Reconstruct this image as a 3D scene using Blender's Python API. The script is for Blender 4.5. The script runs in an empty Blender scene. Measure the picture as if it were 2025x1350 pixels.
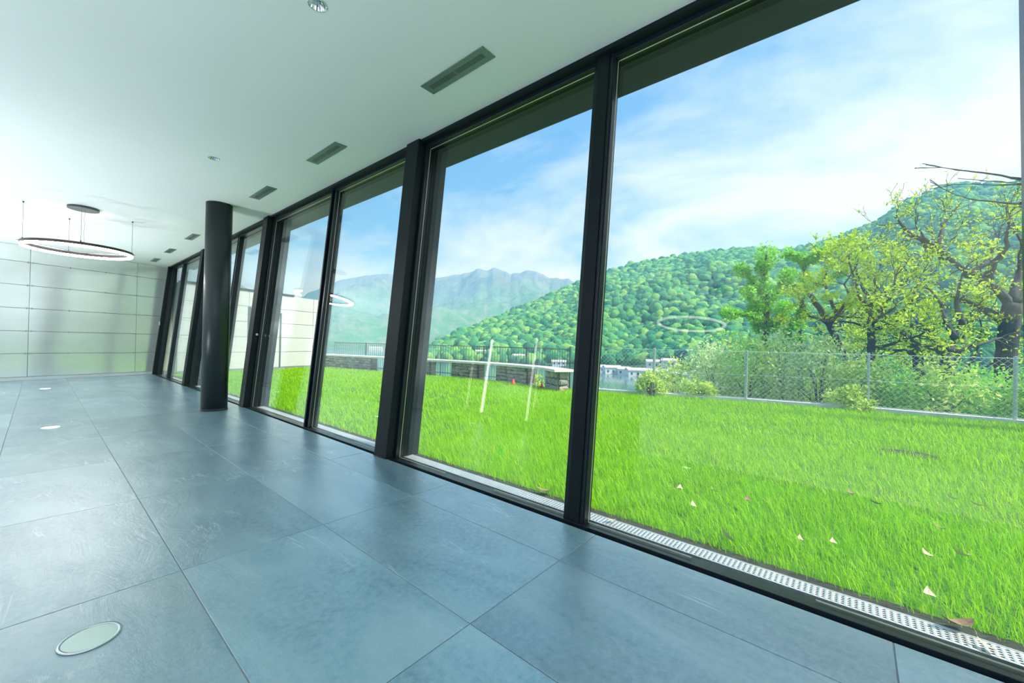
import bpy, bmesh, math, random
import numpy as np
from mathutils import Vector, Matrix, noise, Euler

random.seed(7)
rng = np.random.default_rng(7)
PI = math.pi
SC = bpy.context.scene
COL = SC.collection

# ------------------------------------------------------------------ camera
cam_d = bpy.data.cameras.new('camera')
cam_d.sensor_fit = 'HORIZONTAL'
cam_d.sensor_width = 36.0
cam_d.lens = 796.97 / 2025.0 * 36.0
cam_d.clip_start = 0.05
cam_d.clip_end = 30000.0
cam = bpy.data.objects.new('camera', cam_d)
COL.objects.link(cam)
YAW, PITCH, ROLL = 0.865877, 0.0059072, 0.0227962
_f = Vector((math.sin(YAW) * math.cos(PITCH), math.cos(YAW) * math.cos(PITCH), math.sin(PITCH)))
_r0 = Vector((math.cos(YAW), -math.sin(YAW), 0))
_u0 = _r0.cross(_f)
_r = _r0 * math.cos(ROLL) + _u0 * math.sin(ROLL)
_u = -_r0 * math.sin(ROLL) + _u0 * math.cos(ROLL)
cam.matrix_world = Matrix(((_r.x, _u.x, -_f.x, 0.0), (_r.y, _u.y, -_f.y, 0.0), (_r.z, _u.z, -_f.z, 1.0), (0, 0, 0, 1)))
SC.camera = cam

# ------------------------------------------------------------------ colour management
SC.view_settings.view_transform = 'Standard'
SC.view_settings.look = 'None'
SC.view_settings.gamma = 1.0
SC.view_settings.use_curve_mapping = False
SC.view_settings.exposure = 0.78
try:
    SC.cycles.use_denoising = True
    SC.cycles.max_bounces = 10
    SC.cycles.diffuse_bounces = 5
    SC.cycles.glossy_bounces = 4
    SC.cycles.transmission_bounces = 8
    SC.cycles.transparent_max_bounces = 24
    SC.cycles.volume_bounces = 1
    SC.cycles.caustics_reflective = False
    SC.cycles.caustics_refractive = False
    SC.cycles.sample_clamp_indirect = 6.0
except Exception:
    pass


# ------------------------------------------------------------------ node helpers
class NT:
    def __init__(self, tree):
        self.t = tree
        self.n = tree.nodes
        self.l = tree.links

    def add(self, kind, **kw):
        nd = self.n.new(kind)
        for k, v in kw.items():
            if k.startswith('_'):
                setattr(nd, k[1:], v)
        return nd

    def link(self, a, b):
        self.l.new(a, b)

    def val(self, sock, v):
        if hasattr(v, 'is_output') or isinstance(v, bpy.types.NodeSocket):
            self.l.new(v, sock)
        else:
            sock.default_value = v

    def math(self, op, a, b=0.0, clamp=False):
        nd = self.n.new('ShaderNodeMath')
        nd.operation = op
        nd.use_clamp = clamp
        self.val(nd.inputs[0], a)
        self.val(nd.inputs[1], b)
        return nd.outputs[0]

    def noise(self, vec, scale, detail=4.0, rough=0.55, dist=0.0):
        nd = self.n.new('ShaderNodeTexNoise')
        nd.inputs['Scale'].default_value = scale
        nd.inputs['Detail'].default_value = detail
        nd.inputs['Roughness'].default_value = rough
        nd.inputs['Distortion'].default_value = dist
        if vec is not None:
            self.l.new(vec, nd.inputs['Vector'])
        return nd.outputs[0]

    def ramp(self, fac, stops, interp='LINEAR'):
        nd = self.n.new('ShaderNodeValToRGB')
        nd.color_ramp.interpolation = interp
        el = nd.color_ramp.elements
        while len(el) < len(stops):
            el.new(0.5)
        for e, (p, c) in zip(el, stops):
            e.position = p
            e.color = (c[0], c[1], c[2], 1.0)
        self.l.new(fac, nd.inputs[0])
        return nd.outputs[0]

    def mix(self, fac, a, b, blend='MIX'):
        nd = self.n.new('ShaderNodeMix')
        nd.data_type = 'RGBA'
        nd.blend_type = blend
        self.val(nd.inputs[0], fac)
        for s, v in ((nd.inputs[6], a), (nd.inputs[7], b)):
            if isinstance(v, bpy.types.NodeSocket):
                self.l.new(v, s)
            else:
                s.default_value = (v[0], v[1], v[2], 1.0)
        return nd.outputs[2]

    def mapr(self, v, a, b, c, d):
        nd = self.n.new('ShaderNodeMapRange')
        self.val(nd.inputs[0], v)
        for i, x in enumerate((a, b, c, d)):
            nd.inputs[i + 1].default_value = x
        return nd.outputs[0]

    def mapping(self, vec, scale=(1, 1, 1), rot=(0, 0, 0)):
        nd = self.n.new('ShaderNodeMapping')
        nd.inputs['Scale'].default_value = scale
        nd.inputs['Rotation'].default_value = rot
        self.l.new(vec, nd.inputs['Vector'])
        return nd.outputs[0]


def new_mat(name):
    m = bpy.data.materials.new(name)
    m.use_nodes = True
    nt = NT(m.node_tree)
    for nd in list(nt.n):
        nt.n.remove(nd)
    out = nt.n.new('ShaderNodeOutputMaterial')
    return m, nt, out


def pbr(name, color, rough=0.5, metal=0.0, spec=0.5, bump=None, bump_scale=40.0, vary=0.0, vary_scale=6.0, coat=0.0):
    """Principled material with a little procedural variation and relief."""
    m, nt, out = new_mat(name)
    p = nt.n.new('ShaderNodeBsdfPrincipled')
    p.inputs['Roughness'].default_value = rough
    p.inputs['Metallic'].default_value = metal
    p.inputs['Specular IOR Level'].default_value = spec
    p.inputs['Coat Weight'].default_value = coat
    tc = nt.n.new('ShaderNodeTexCoord')
    v = tc.outputs['Object']
    if vary > 0:
        nz = nt.noise(v, vary_scale, 5.0)
        a = [c * (1 - vary) for c in color]
        b = [min(1.0, c * (1 + vary)) for c in color]
        nt.link(nt.ramp(nz, [(0.3, a), (0.7, b)]), p.inputs['Base Color'])
    else:
        p.inputs['Base Color'].default_value = (*color, 1.0)
    if bump:
        b = nt.n.new('ShaderNodeBump')
        b.inputs['Strength'].default_value = bump
        b.inputs['Distance'].default_value = 0.01
        nt.link(nt.noise(v, bump_scale, 6.0), b.inputs['Height'])
        nt.link(b.outputs[0], p.inputs['Normal'])
    nt.link(p.outputs[0], out.inputs['Surface'])
    return m


# ------------------------------------------------------------------ world: hazy blue sky with broad soft clouds
world = bpy.data.worlds.new('world')
SC.world = world
world.use_nodes = True
W = NT(world.node_tree)
for nd in list(W.n):
    W.n.remove(nd)
wo = W.n.new('ShaderNodeOutputWorld')
bg = W.n.new('ShaderNodeBackground')
tc = W.n.new('ShaderNodeTexCoord')
sep = W.n.new('ShaderNodeSeparateXYZ')
W.link(tc.outputs['Generated'], sep.inputs[0])
dx, dy, dz = sep.outputs
zc = W.math('MAXIMUM', dz, 0.0)
den = W.math('ADD', zc, 0.28)
comb = W.n.new('ShaderNodeCombineXYZ')
W.link(W.math('DIVIDE', dx, den), comb.inputs[0])
W.link(W.math('DIVIDE', dy, den), comb.inputs[1])
cloud_a = W.noise(W.mapping(comb.outputs[0], (1.0, 0.62, 1.0), (0, 0, 0.5)), 1.7, 12.0, 0.62, 0.45)
cloud_b = W.noise(comb.outputs[0], 0.55, 3.0, 0.5, 0.2)
cl = W.math('ADD', W.math('MULTIPLY', cloud_a, 0.78), W.math('MULTIPLY', cloud_b, 0.5))
# more cloud towards the south-east, clearer towards the north
side = W.math('SUBTRACT', W.math('MULTIPLY', dx, 0.62), W.math('MULTIPLY', dy, 0.62))
cl = W.math('ADD', cl, W.math('MULTIPLY', side, 0.20))
cover = W.mapr(cl, 0.55, 0.77, 0.0, 1.0)
grad = W.ramp(zc, [(0.0, (0.56, 0.66, 0.72)), (0.10, (0.36, 0.53, 0.70)), (0.22, (0.095, 0.25, 0.54)), (0.55, (0.10, 0.25, 0.52)), (1.0, (0.09, 0.21, 0.47))])
sky = W.mix(cover, grad, (0.62, 0.67, 0.71))
haze_f = W.mapr(zc, 0.0, 0.20, 0.6, 0.0)
sky = W.mix(haze_f, sky, (0.60, 0.66, 0.70))
W.link(sky, bg.inputs[0])
bg.inputs[1].default_value = 1.0
W.link(bg.outputs[0], wo.inputs[0])

# ------------------------------------------------------------------ sun (veiled, high, from the south)
sun_d = bpy.data.lights.new('sun', 'SUN')
sun_d.energy = 4.3
sun_d.color = (1.0, 0.95, 0.86)
sun_d.angle = math.radians(5.0)
sun = bpy.data.objects.new('sun', sun_d)
COL.objects.link(sun)
_s = Vector((0.20, -0.62, 0.76)).normalized()
sun.rotation_euler = _s.to_track_quat('Z', 'Y').to_euler()
sun.location = (0, 0, 30)


# ------------------------------------------------------------------ mesh builder
class MB:
    def __init__(self):
        self.v = []
        self.f = []

    def quadbox(self, p):
        """Eight corners (bottom four then top four, both counter-clockwise)."""
        b = len(self.v)
        self.v += [tuple(x) for x in p]
        self.f += [(b + 3, b + 2, b + 1, b), (b + 4, b + 5, b + 6, b + 7)]
        for i in range(4):
            j = (i + 1) % 4
            self.f.append((b + i, b + j, b + 4 + j, b + 4 + i))

    def box(self, x0, x1, y0, y1, z0, z1):
        self.quadbox([(x0, y0, z0), (x1, y0, z0), (x1, y1, z0), (x0, y1, z0), (x0, y0, z1), (x1, y0, z1), (x1, y1, z1), (x0, y1, z1)])

    def facade(self, u0, u1, y0, y1, v0, v1):
        self.quadbox([FC(u0, y0, v0), FC(u1, y0, v0), FC(u1, y1, v0), FC(u0, y1, v0), FC(u0, y0, v1), FC(u1, y0, v1), FC(u1, y1, v1), FC(u0, y1, v1)])

    def prism(self, poly, z0, z1):
        b = len(self.v)
        n = len(poly)
        self.v += [(x, y, z0) for x, y in poly] + [(x, y, z1) for x, y in poly]
        self.f.append(tuple(b + i for i in reversed(range(n))))
        self.f.append(tuple(b + n + i for i in range(n)))
        for i in range(n):
            j = (i + 1) % n
            self.f.append((b + i, b + j, b + n + j, b + n + i))

    def tube(self, pts, radii, sides=6, cap=True):
        pts = [Vector(p) for p in pts]
        n = len(pts)
        if not hasattr(radii, '__len__'):
            radii = [radii] * n
        base = len(self.v)
        ref = None
        for i, p in enumerate(pts):
            t = (pts[min(i + 1, n - 1)] - pts[max(i - 1, 0)])
            if t.length < 1e-9:
                t = Vector((0, 0, 1))
            t.normalize()
            if ref is None:
                ref = Vector((1, 0, 0)) if abs(t.x) < 0.8 else Vector((0, 1, 0))
            a = (ref - t * ref.dot(t)).normalized()
            ref = a
            bb = t.cross(a)
            for k in range(sides):
                an = 2 * PI * k / sides
                q = p + (a * math.cos(an) + bb * math.sin(an)) * radii[i]
                self.v.append((q.x, q.y, q.z))
        for i in range(n - 1):
            for k in range(sides):
                k2 = (k + 1) % sides
                self.f.append((base + i * sides + k, base + i * sides + k2, base + (i + 1) * sides + k2, base + (i + 1) * sides + k))
        if cap:
            self.f.append(tuple(base + k for k in reversed(range(sides))))
            self.f.append(tuple(base + (n - 1) * sides + k for k in range(sides)))

    def lathe(self, prof, cx=0.0, cy=0.0, sides=48, closed=False):
        """prof: (r, z) list revolved about the vertical through cx, cy."""
        base = len(self.v)
        n = len(prof)
        for r, z in prof:
            for k in range(sides):
                a = 2 * PI * k / sides
                self.v.append((cx + r * math.cos(a), cy + r * math.sin(a), z))
        rows = n if closed else n - 1
        for i in range(rows):
            i2 = (i + 1) % n
            for k in range(sides):
                k2 = (k + 1) % sides
                self.f.append((base + i * sides + k, base + i * sides + k2, base + i2 * sides + k2, base + i2 * sides + k))
        if not closed:
            if prof[0][0] > 1e-6:
                self.f.append(tuple(base + k for k in reversed(range(sides))))
            if prof[-1][0] > 1e-6:
                self.f.append(tuple(base + (n - 1) * sides + k for k in range(sides)))

    def mesh(self, name, mat, smooth=False, bevel=0.0):
        me = bpy.data.meshes.new(name)
        me.from_pydata(self.v, [], self.f)
        me.update()
        bm = bmesh.new()
        bm.from_mesh(me)
        bmesh.ops.recalc_face_normals(bm, faces=bm.faces)
        if bevel > 0:
            bmesh.ops.bevel(bm, geom=list(bm.edges), offset=bevel, segments=1, affect='EDGES', clamp_overlap=True)
        bm.to_mesh(me)
        bm.free()
        if mat is not None:
            me.materials.append(mat)
        if smooth:
            me.polygons.foreach_set('use_smooth', [True] * len(me.polygons))
        return me

    def build(self, name, mat, parent=None, smooth=False, bevel=0.0):
        return link(name, self.mesh(name, mat, smooth, bevel), parent)


def link(name, me, parent=None):
    o = bpy.data.objects.new(name, me)
    COL.objects.link(o)
    if parent is not None:
        o.parent = parent
    return o


def np_mesh(name, verts, faces_flat, sizes, mat, parent=None, smooth=False):
    """Fast mesh from numpy arrays: verts (n,3), flat face indices, vertex count per face."""
    me = bpy.data.meshes.new(name)
    verts = np.asarray(verts, dtype=np.float32)
    faces_flat = np.asarray(faces_flat, dtype=np.int32)
    sizes = np.asarray(sizes, dtype=np.int32)
    me.vertices.add(len(verts))
    me.vertices.foreach_set('co', verts.ravel())
    me.loops.add(len(faces_flat))
    me.loops.foreach_set('vertex_index', faces_flat)
    me.polygons.add(len(sizes))
    st = np.concatenate(([0], np.cumsum(sizes)[:-1])).astype(np.int32)
    me.polygons.foreach_set('loop_start', st)
    try:
        me.polygons.foreach_set('loop_total', sizes)
    except Exception:
        pass
    me.update(calc_edges=True)
    me.validate()
    if mat is not None:
        me.materials.append(mat)
    if smooth:
        me.polygons.foreach_set('use_smooth', np.ones(len(sizes), dtype=bool))
    return link(name, me, parent) if name else me


def thing(name, label, cat, loc=(0, 0, 0), group=None, rz=0.0):
    o = bpy.data.objects.new(name, None)
    COL.objects.link(o)
    o.empty_display_size = 0.1
    o.location = loc
    o.rotation_euler = (0, 0, rz)
    o['label'] = label
    o['category'] = cat
    o['kind'] = 'thing'
    if group:
        o['group'] = group
    return o


def tag(o, label, cat, group=None):
    o['label'] = label
    o['category'] = cat
    if group:
        o['group'] = group
    return o


def struct(o, label=None):
    o['kind'] = 'structure'
    if label:
        o['label'] = label
    return o


def struct_empty(name, label):
    o = bpy.data.objects.new(name, None)
    COL.objects.link(o)
    o['kind'] = 'structure'
    o['label'] = label
    return o


def copy_tree(o, parent=None):
    c = o.copy()
    COL.objects.link(c)
    if parent is not None:
        c.parent = parent
    for ch in list(o.children):
        copy_tree(ch, c)
    return c


def local_parent(children, root):
    """Parent meshes modelled in world space to an Empty that is not at the origin."""
    for c in children:
        c.parent = root
        c.matrix_parent_inverse = Matrix.Translation(root.location).inverted()


# ------------------------------------------------------------------ facade frame: u outward, v up along the leaning glass
X0 = 1.945
TH = 0.0917887
CT, ST = math.cos(TH), math.sin(TH)
HC = 2.83          # ceiling height


def FC(u, y, v):
    return (X0 + u * CT + v * ST, y, v * CT - u * ST)


def v_at(u, z):
    return (z + u * ST) / CT


# ------------------------------------------------------------------ materials
def mat_slate():
    m, nt, out = new_mat('slate')
    p = nt.n.new('ShaderNodeBsdfPrincipled')
    tc = nt.n.new('ShaderNodeTexCoord')
    oi = nt.n.new('ShaderNodeObjectInfo')
    off = nt.n.new('ShaderNodeVectorMath')
    off.operation = 'ADD'
    sc = nt.n.new('ShaderNodeVectorMath')
    sc.operation = 'SCALE'
    nt.link(oi.outputs['Location'], sc.inputs[0])
    sc.inputs['Scale'].default_value = 3.7
    nt.link(tc.outputs['Object'], off.inputs[0])
    nt.link(sc.outputs[0], off.inputs[1])
    v = off.outputs[0]
    big = nt.noise(nt.mapping(v, (1.6, 0.7, 1), (0, 0, 0.5)), 1.5, 6.0, 0.6, 0.8)
    fine = nt.noise(v, 34.0, 8.0, 0.7)
    col = nt.ramp(big, [(0.28, (0.095, 0.220, 0.282)), (0.5, (0.180, 0.335, 0.395)), (0.72, (0.310, 0.465, 0.510))])
    col = nt.mix(nt.mapr(fine, 0.38, 0.70, 0.0, 0.60), col, (0.33, 0.47, 0.53))
    # thin pale mineral veins: ridged noise
    vn = nt.noise(nt.mapping(v, (1.5, 0.26, 1), (0, 0, 1.15)), 1.9, 7.0, 0.66, 0.9)
    ridge = nt.math('ABSOLUTE', nt.math('SUBTRACT', vn, 0.5))
    vein = nt.mapr(ridge, 0.0, 0.014, 0.9, 0.0)
    gate = nt.mapr(nt.noise(v, 2.6, 2.0), 0.52, 0.68, 0.0, 0.9)
    col = nt.mix(nt.math('MULTIPLY', vein, gate), col, (0.60, 0.70, 0.74))
    # a faint ochre-grey stain and a per-tile tone
    st = nt.mapr(nt.noise(v, 0.9, 3.0), 0.56, 0.75, 0.0, 0.35)
    col = nt.mix(st, col, (0.30, 0.37, 0.36))
    tone = nt.mapr(oi.outputs['Random'], 0.0, 1.0, 0.86, 1.14)
    hsv = nt.n.new('ShaderNodeHueSaturation')
    nt.link(tone, hsv.inputs['Value'])
    nt.link(col, hsv.inputs['Color'])
    nt.link(hsv.outputs[0], p.inputs['Base Color'])
    p.inputs['Coat Weight'].default_value = 1.0
    p.inputs['Coat IOR'].default_value = 1.82
    p.inputs['Coat Roughness'].default_value = 0.26
    rg = nt.mapr(fine, 0.3, 0.7, 0.26, 0.42)
    nt.link(rg, p.inputs['Roughness'])
    p.inputs['Specular IOR Level'].default_value = 0.6
    b1 = nt.n.new('ShaderNodeBump')
    b1.inputs['Strength'].default_value = 0.55
    b1.inputs['Distance'].default_value = 0.006
    cleft = nt.noise(nt.mapping(v, (2.2, 1.0, 1), (0, 0, 0.5)), 3.0, 9.0, 0.68, 1.2)
    h = nt.math('ADD', nt.math('MULTIPLY', cleft, 1.0), nt.math('MULTIPLY', fine, 0.22))
    nt.link(h, b1.inputs['Height'])
    nt.link(b1.outputs[0], p.inputs['Normal'])
    nt.link(b1.outputs[0], p.inputs['Coat Normal'])
    nt.link(p.outputs[0], out.inputs['Surface'])
    return m


def mat_glass():
    m, nt, out = new_mat('window_glass')
    tr = nt.n.new('ShaderNodeBsdfTransparent')
    tr.inputs[0].default_value = (0.955, 0.985, 0.99, 1)
    gl = nt.n.new('ShaderNodeBsdfGlossy')
    gl.inputs['Roughness'].default_value = 0.0
    gl.inputs[0].default_value = (0.92, 0.97, 1.0, 1)
    # Schlick reflectance of a thin sheet, the same from both sides
    g = nt.n.new('ShaderNodeNewGeometry')
    dt = nt.n.new('ShaderNodeVectorMath')
    dt.operation = 'DOT_PRODUCT'
    nt.link(g.outputs['Incoming'], dt.inputs[0])
    nt.link(g.outputs['Normal'], dt.inputs[1])
    c1 = nt.math('SUBTRACT', 1.0, nt.math('ABSOLUTE', dt.outputs['Value']), True)
    refl = nt.math('ADD', 0.035, nt.math('MULTIPLY', nt.math('POWER', c1, 5.0), 0.965))
    mx = nt.n.new('ShaderNodeMixShader')
    nt.link(refl, mx.inputs[0])
    nt.link(tr.outputs[0], mx.inputs[1])
    nt.link(gl.outputs[0], mx.inputs[2])
    nt.link(mx.outputs[0], out.inputs['Surface'])
    return m


def mat_emit(name, color, strength):
    m, nt, out = new_mat(name)
    e = nt.n.new('ShaderNodeEmission')
    e.inputs[0].default_value = (*color, 1)
    e.inputs[1].default_value = strength
    nt.link(e.outputs[0], out.inputs['Surface'])
    return m


def mat_leaf(name, c1, c2, c3, trans=0.45, rough=0.5):
    """Thin leaf: diffuse plus translucent, colour varies leaf by leaf."""
    m, nt, out = new_mat(name)
    g = nt.n.new('ShaderNodeNewGeometry')
    col = nt.ramp(g.outputs['Random Per Island'], [(0.0, c1), (0.5, c2), (1.0, c3)])
    d = nt.n.new('ShaderNodeBsdfPrincipled')
    d.inputs['Roughness'].default_value = rough
    d.inputs['Specular IOR Level'].default_value = 0.18
    t = nt.n.new('ShaderNodeBsdfTranslucent')
    nt.link(col, d.inputs['Base Color'])
    nt.link(col, t.inputs[0])
    mx = nt.n.new('ShaderNodeMixShader')
    mx.inputs[0].default_value = trans
    nt.link(d.outputs[0], mx.inputs[1])
    nt.link(t.outputs[0], mx.inputs[2])
    nt.link(mx.outputs[0], out.inputs['Surface'])
    return m


def mat_panel():
    """Satin pale cladding sheet with soft cloudy tone."""
    m, nt, out = new_mat('pale_panel')
    p = nt.n.new('ShaderNodeBsdfPrincipled')
    tc = nt.n.new('ShaderNodeTexCoord')
    nz = nt.noise(nt.mapping(tc.outputs['Object'], (0.6, 0.6, 2.2)), 1.6, 5.0)
    nt.link(nt.ramp(nz, [(0.3, (0.80, 0.83, 0.83)), (0.7, (0.88, 0.90, 0.90))]), p.inputs['Base Color'])
    p.inputs['Roughness'].default_value = 0.17
    p.inputs['Metallic'].default_value = 0.42
    p.inputs['Specular IOR Level'].default_value = 0.7
    b = nt.n.new('ShaderNodeBump')
    b.inputs['Strength'].default_value = 0.08
    b.inputs['Distance'].default_value = 0.02
    nt.link(nt.noise(nt.mapping(tc.outputs['Object'], (1, 1, 3)), 2.5, 3.0), b.inputs['Height'])
    nt.link(b.outputs[0], p.inputs['Normal'])
    nt.link(p.outputs[0], out.inputs['Surface'])
    return m


def mat_stone():
    m, nt, out = new_mat('field_stone')
    p = nt.n.new('ShaderNodeBsdfPrincipled')
    tc = nt.n.new('ShaderNodeTexCoord')
    oi = nt.n.new('ShaderNodeObjectInfo')
    nz = nt.noise(tc.outputs['Object'], 14.0, 7.0, 0.65)
    base = nt.ramp(oi.outputs['Random'], [(0.0, (0.20, 0.22, 0.20)), (0.35, (0.30, 0.31, 0.28)), (0.7, (0.42, 0.41, 0.36)), (1.0, (0.55, 0.47, 0.35))])
    col = nt.mix(nt.mapr(nz, 0.35, 0.7, 0.0, 0.6), base, (0.14, 0.17, 0.15))
    nt.link(col, p.inputs['Base Color'])
    p.inputs['Roughness'].default_value = 0.85
    b = nt.n.new('ShaderNodeBump')
    b.inputs['Strength'].default_value = 0.6
    b.inputs['Distance'].default_value = 0.02
    nt.link(nz, b.inputs['Height'])
    nt.link(b.outputs[0], p.inputs['Normal'])
    nt.link(p.outputs[0], out.inputs['Surface'])
    return m


def mat_island(name, stops, rough=0.8, trans=0.0):
    m, nt, out = new_mat(name)
    p = nt.n.new('ShaderNodeBsdfPrincipled')
    g = nt.n.new('ShaderNodeNewGeometry')
    oi = nt.n.new('ShaderNodeObjectInfo')
    r = nt.math('FRACT', nt.math('ADD', g.outputs['Random Per Island'], oi.outputs['Random']))
    base = nt.ramp(r, stops)
    tc = nt.n.new('ShaderNodeTexCoord')
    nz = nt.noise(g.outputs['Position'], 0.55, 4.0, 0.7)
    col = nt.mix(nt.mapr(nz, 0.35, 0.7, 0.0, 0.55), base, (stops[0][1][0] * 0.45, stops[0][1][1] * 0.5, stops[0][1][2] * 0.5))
    nt.link(col, p.inputs['Base Color'])
    p.inputs['Roughness'].default_value = rough
    p.inputs['Specular IOR Level'].default_value = 0.1
    b = nt.n.new('ShaderNodeBump')
    b.inputs['Strength'].default_value = 0.9
    b.inputs['Distance'].default_value = 1.5
    nt.link(nz, b.inputs['Height'])
    nt.link(b.outputs[0], p.inputs['Normal'])
    nt.link(p.outputs[0], out.inputs['Surface'])
    return m


M = {}
M['slate'] = mat_slate()
M['grout'] = pbr('grout', (0.42, 0.45, 0.46), 0.9, bump=0.3, bump_scale=90)
M['ceiling'] = pbr('ceiling_paint', (0.86, 0.87, 0.88), 0.85, spec=0.2, vary=0.012, vary_scale=0.8)
M['wall_paint'] = pbr('wall_paint', (0.74, 0.79, 0.79), 0.8, spec=0.2, vary=0.02)
M['panel'] = mat_panel()
M['panel_back'] = pbr('panel_backing', (0.22, 0.25, 0.25), 0.8, bump=0.1)
M['bolt'] = pbr('bolt_metal', (0.36, 0.40, 0.39), 0.35, metal=0.8, vary=0.05)
M['dark_metal'] = pbr('anthracite_metal', (0.004, 0.009, 0.012), 0.48, spec=0.2, bump=0.03, bump_scale=160, vary=0.12, vary_scale=3.0)
M['dark_gloss'] = pbr('anthracite_gloss', (0.007, 0.014, 0.020), 0.28, spec=0.32, bump=0.02, bump_scale=120, vary=0.1)
M['column'] = pbr('column_paint', (0.016, 0.024, 0.029), 0.36, spec=0.5, bump=0.03, bump_scale=90, vary=0.08, vary_scale=2.0)
M['glass'] = mat_glass()
M['spacer'] = pbr('spacer_strip', (0.62, 0.62, 0.50), 0.4, metal=0.4, vary=0.05)
M['steel'] = pbr('brushed_steel', (0.62, 0.66, 0.68), 0.30, metal=1.0, bump=0.05, bump_scale=200, vary=0.06)
M['grate'] = pbr('galvanised_grate', (0.72, 0.76, 0.77), 0.45, metal=0.75, bump=0.08, bump_scale=150, vary=0.1)
M['drain'] = pbr('drain_black', (0.012, 0.014, 0.014), 0.8, vary=0.2)
M['vent'] = pbr('vent_grey_metal', (0.20, 0.25, 0.255), 0.42, metal=0.35, bump=0.02, vary=0.06)
M['vent_in'] = pbr('vent_inside', (0.015, 0.017, 0.018), 0.9, vary=0.1)
M['ring_metal'] = pbr('ring_bronze_metal', (0.070, 0.052, 0.048), 0.4, metal=0.4, vary=0.08)
M['ring_light'] = mat_emit('ring_diffuser_lit', (1.0, 0.97, 0.95), 24.0)
M['ring_off'] = mat_emit('ring_diffuser_dim', (1.0, 0.95, 0.88), 3.5)
M['wire'] = pbr('wire_metal', (0.16, 0.18, 0.18), 0.4, metal=0.6, vary=0.05)
M['canopy'] = pbr('canopy_metal', (0.060, 0.078, 0.080), 0.45, metal=0.2, vary=0.06)
M['chrome'] = pbr('chrome', (0.85, 0.87, 0.88), 0.06, metal=1.0, vary=0.02)
M['lamp_lit'] = mat_emit('lamp_lit', (0.97, 0.98, 1.0), 6.0)
M['bulb'] = mat_emit('bulb_glow', (0.97, 0.98, 1.0), 0.6)
M['strip_lit'] = mat_emit('strip_lit', (1.0, 0.93, 0.86), 9.0)
M['strip_dim'] = mat_emit('strip_dim', (1.0, 0.82, 0.72), 4.0)
M['mirror_glass'] = pbr('lens_glass', (0.62, 0.72, 0.67), 0.03, metal=0.9, spec=1.0, vary=0.04)
M['white_plastic'] = pbr('white_plastic', (0.80, 0.81, 0.79), 0.4, vary=0.03)
M['coping'] = pbr('pale_coping_stone', (0.74, 0.74, 0.71), 0.7, bump=0.15, bump_scale=30, vary=0.08)
M['concrete'] = pbr('pale_concrete', (0.76, 0.77, 0.74), 0.85, bump=0.2, bump_scale=40, vary=0.08)
M['stone'] = mat_stone()
M['mortar'] = pbr('dark_mortar', (0.085, 0.10, 0.095), 0.95, bump=0.4, bump_scale=30, vary=0.2)
M['iron'] = pbr('railing_iron', (0.045, 0.085, 0.090), 0.6, vary=0.1)
M['galv'] = pbr('galvanised_post', (0.42, 0.54, 0.53), 0.42, metal=0.5, bump=0.04, vary=0.1)
M['galv_wire'] = pbr('galvanised_wire', (0.74, 0.82, 0.83), 0.4, metal=0.4, vary=0.06)
M['soil'] = pbr('dark_soil', (0.042, 0.048, 0.034), 0.95, bump=0.7, bump_scale=35, vary=0.4, vary_scale=14)
M['lawn'] = pbr('lawn_floor', (0.075, 0.21, 0.012), 0.95, bump=0.5, bump_scale=30, vary=0.35, vary_scale=3.0)
M['bank'] = pbr('earth_bank', (0.085, 0.14, 0.045), 0.95, bump=0.8, bump_scale=6, vary=0.4, vary_scale=1.2)
M['paving'] = pbr('terrace_paving', (0.62, 0.63, 0.61), 0.85, bump=0.2, vary=0.06)
M['grass'] = mat_leaf('grass_blade', (0.20, 0.54, 0.003), (0.33, 0.70, 0.005), (0.56, 0.84, 0.05), 0.42, 0.55)
M['dry_leaf'] = pbr('dry_leaf', (0.62, 0.52, 0.38), 0.7, bump=0.3, vary=0.25, vary_scale=20)
M['brown_leaf'] = pbr('brown_leaf', (0.30, 0.19, 0.11), 0.7, bump=0.3, vary=0.25, vary_scale=20)
M['bark'] = pbr('bark', (0.075, 0.085, 0.080), 0.9, bump=0.6, bump_scale=25, vary=0.35, vary_scale=7)
M['leaf_spring'] = mat_leaf('leaf_spring', (0.42, 0.66, 0.025), (0.60, 0.84, 0.04), (0.80, 0.93, 0.12), 0.52)
M['leaf_green'] = mat_leaf('leaf_green', (0.17, 0.58, 0.07), (0.32, 0.76, 0.08), (0.58, 0.90, 0.14), 0.5)
M['leaf_bush'] = mat_leaf('leaf_bush', (0.26, 0.52, 0.09), (0.62, 0.82, 0.14), (0.93, 0.96, 0.40), 0.5)
M['leaf_pale'] = mat_leaf('leaf_pale', (0.42, 0.64, 0.22), (0.74, 0.88, 0.42), (0.94, 0.97, 0.70), 0.5)
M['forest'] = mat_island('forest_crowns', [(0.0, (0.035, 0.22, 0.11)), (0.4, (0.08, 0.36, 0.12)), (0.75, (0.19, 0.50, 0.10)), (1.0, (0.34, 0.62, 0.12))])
M['water'] = pbr('lake_water', (0.10, 0.22, 0.24), 0.12, spec=0.6, bump=0.15, bump_scale=0.4, vary=0.1, vary_scale=0.01)
M['red_plastic'] = pbr('red_plastic', (0.80, 0.045, 0.035), 0.45, vary=0.08)
M['blade_green'] = mat_leaf('bright_green_blade', (0.08, 0.62, 0.02), (0.10, 0.66, 0.02), (0.12, 0.70, 0.03), 0.4)
M['house_wall'] = pbr('house_wall', (0.86, 0.86, 0.84), 0.85, vary=0.05)
M['house_roof'] = pbr('house_roof', (0.60, 0.57, 0.55), 0.85, vary=0.2, vary_scale=2)
M['house_window'] = pbr('house_window', (0.06, 0.09, 0.12), 0.15, vary=0.05)


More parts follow.
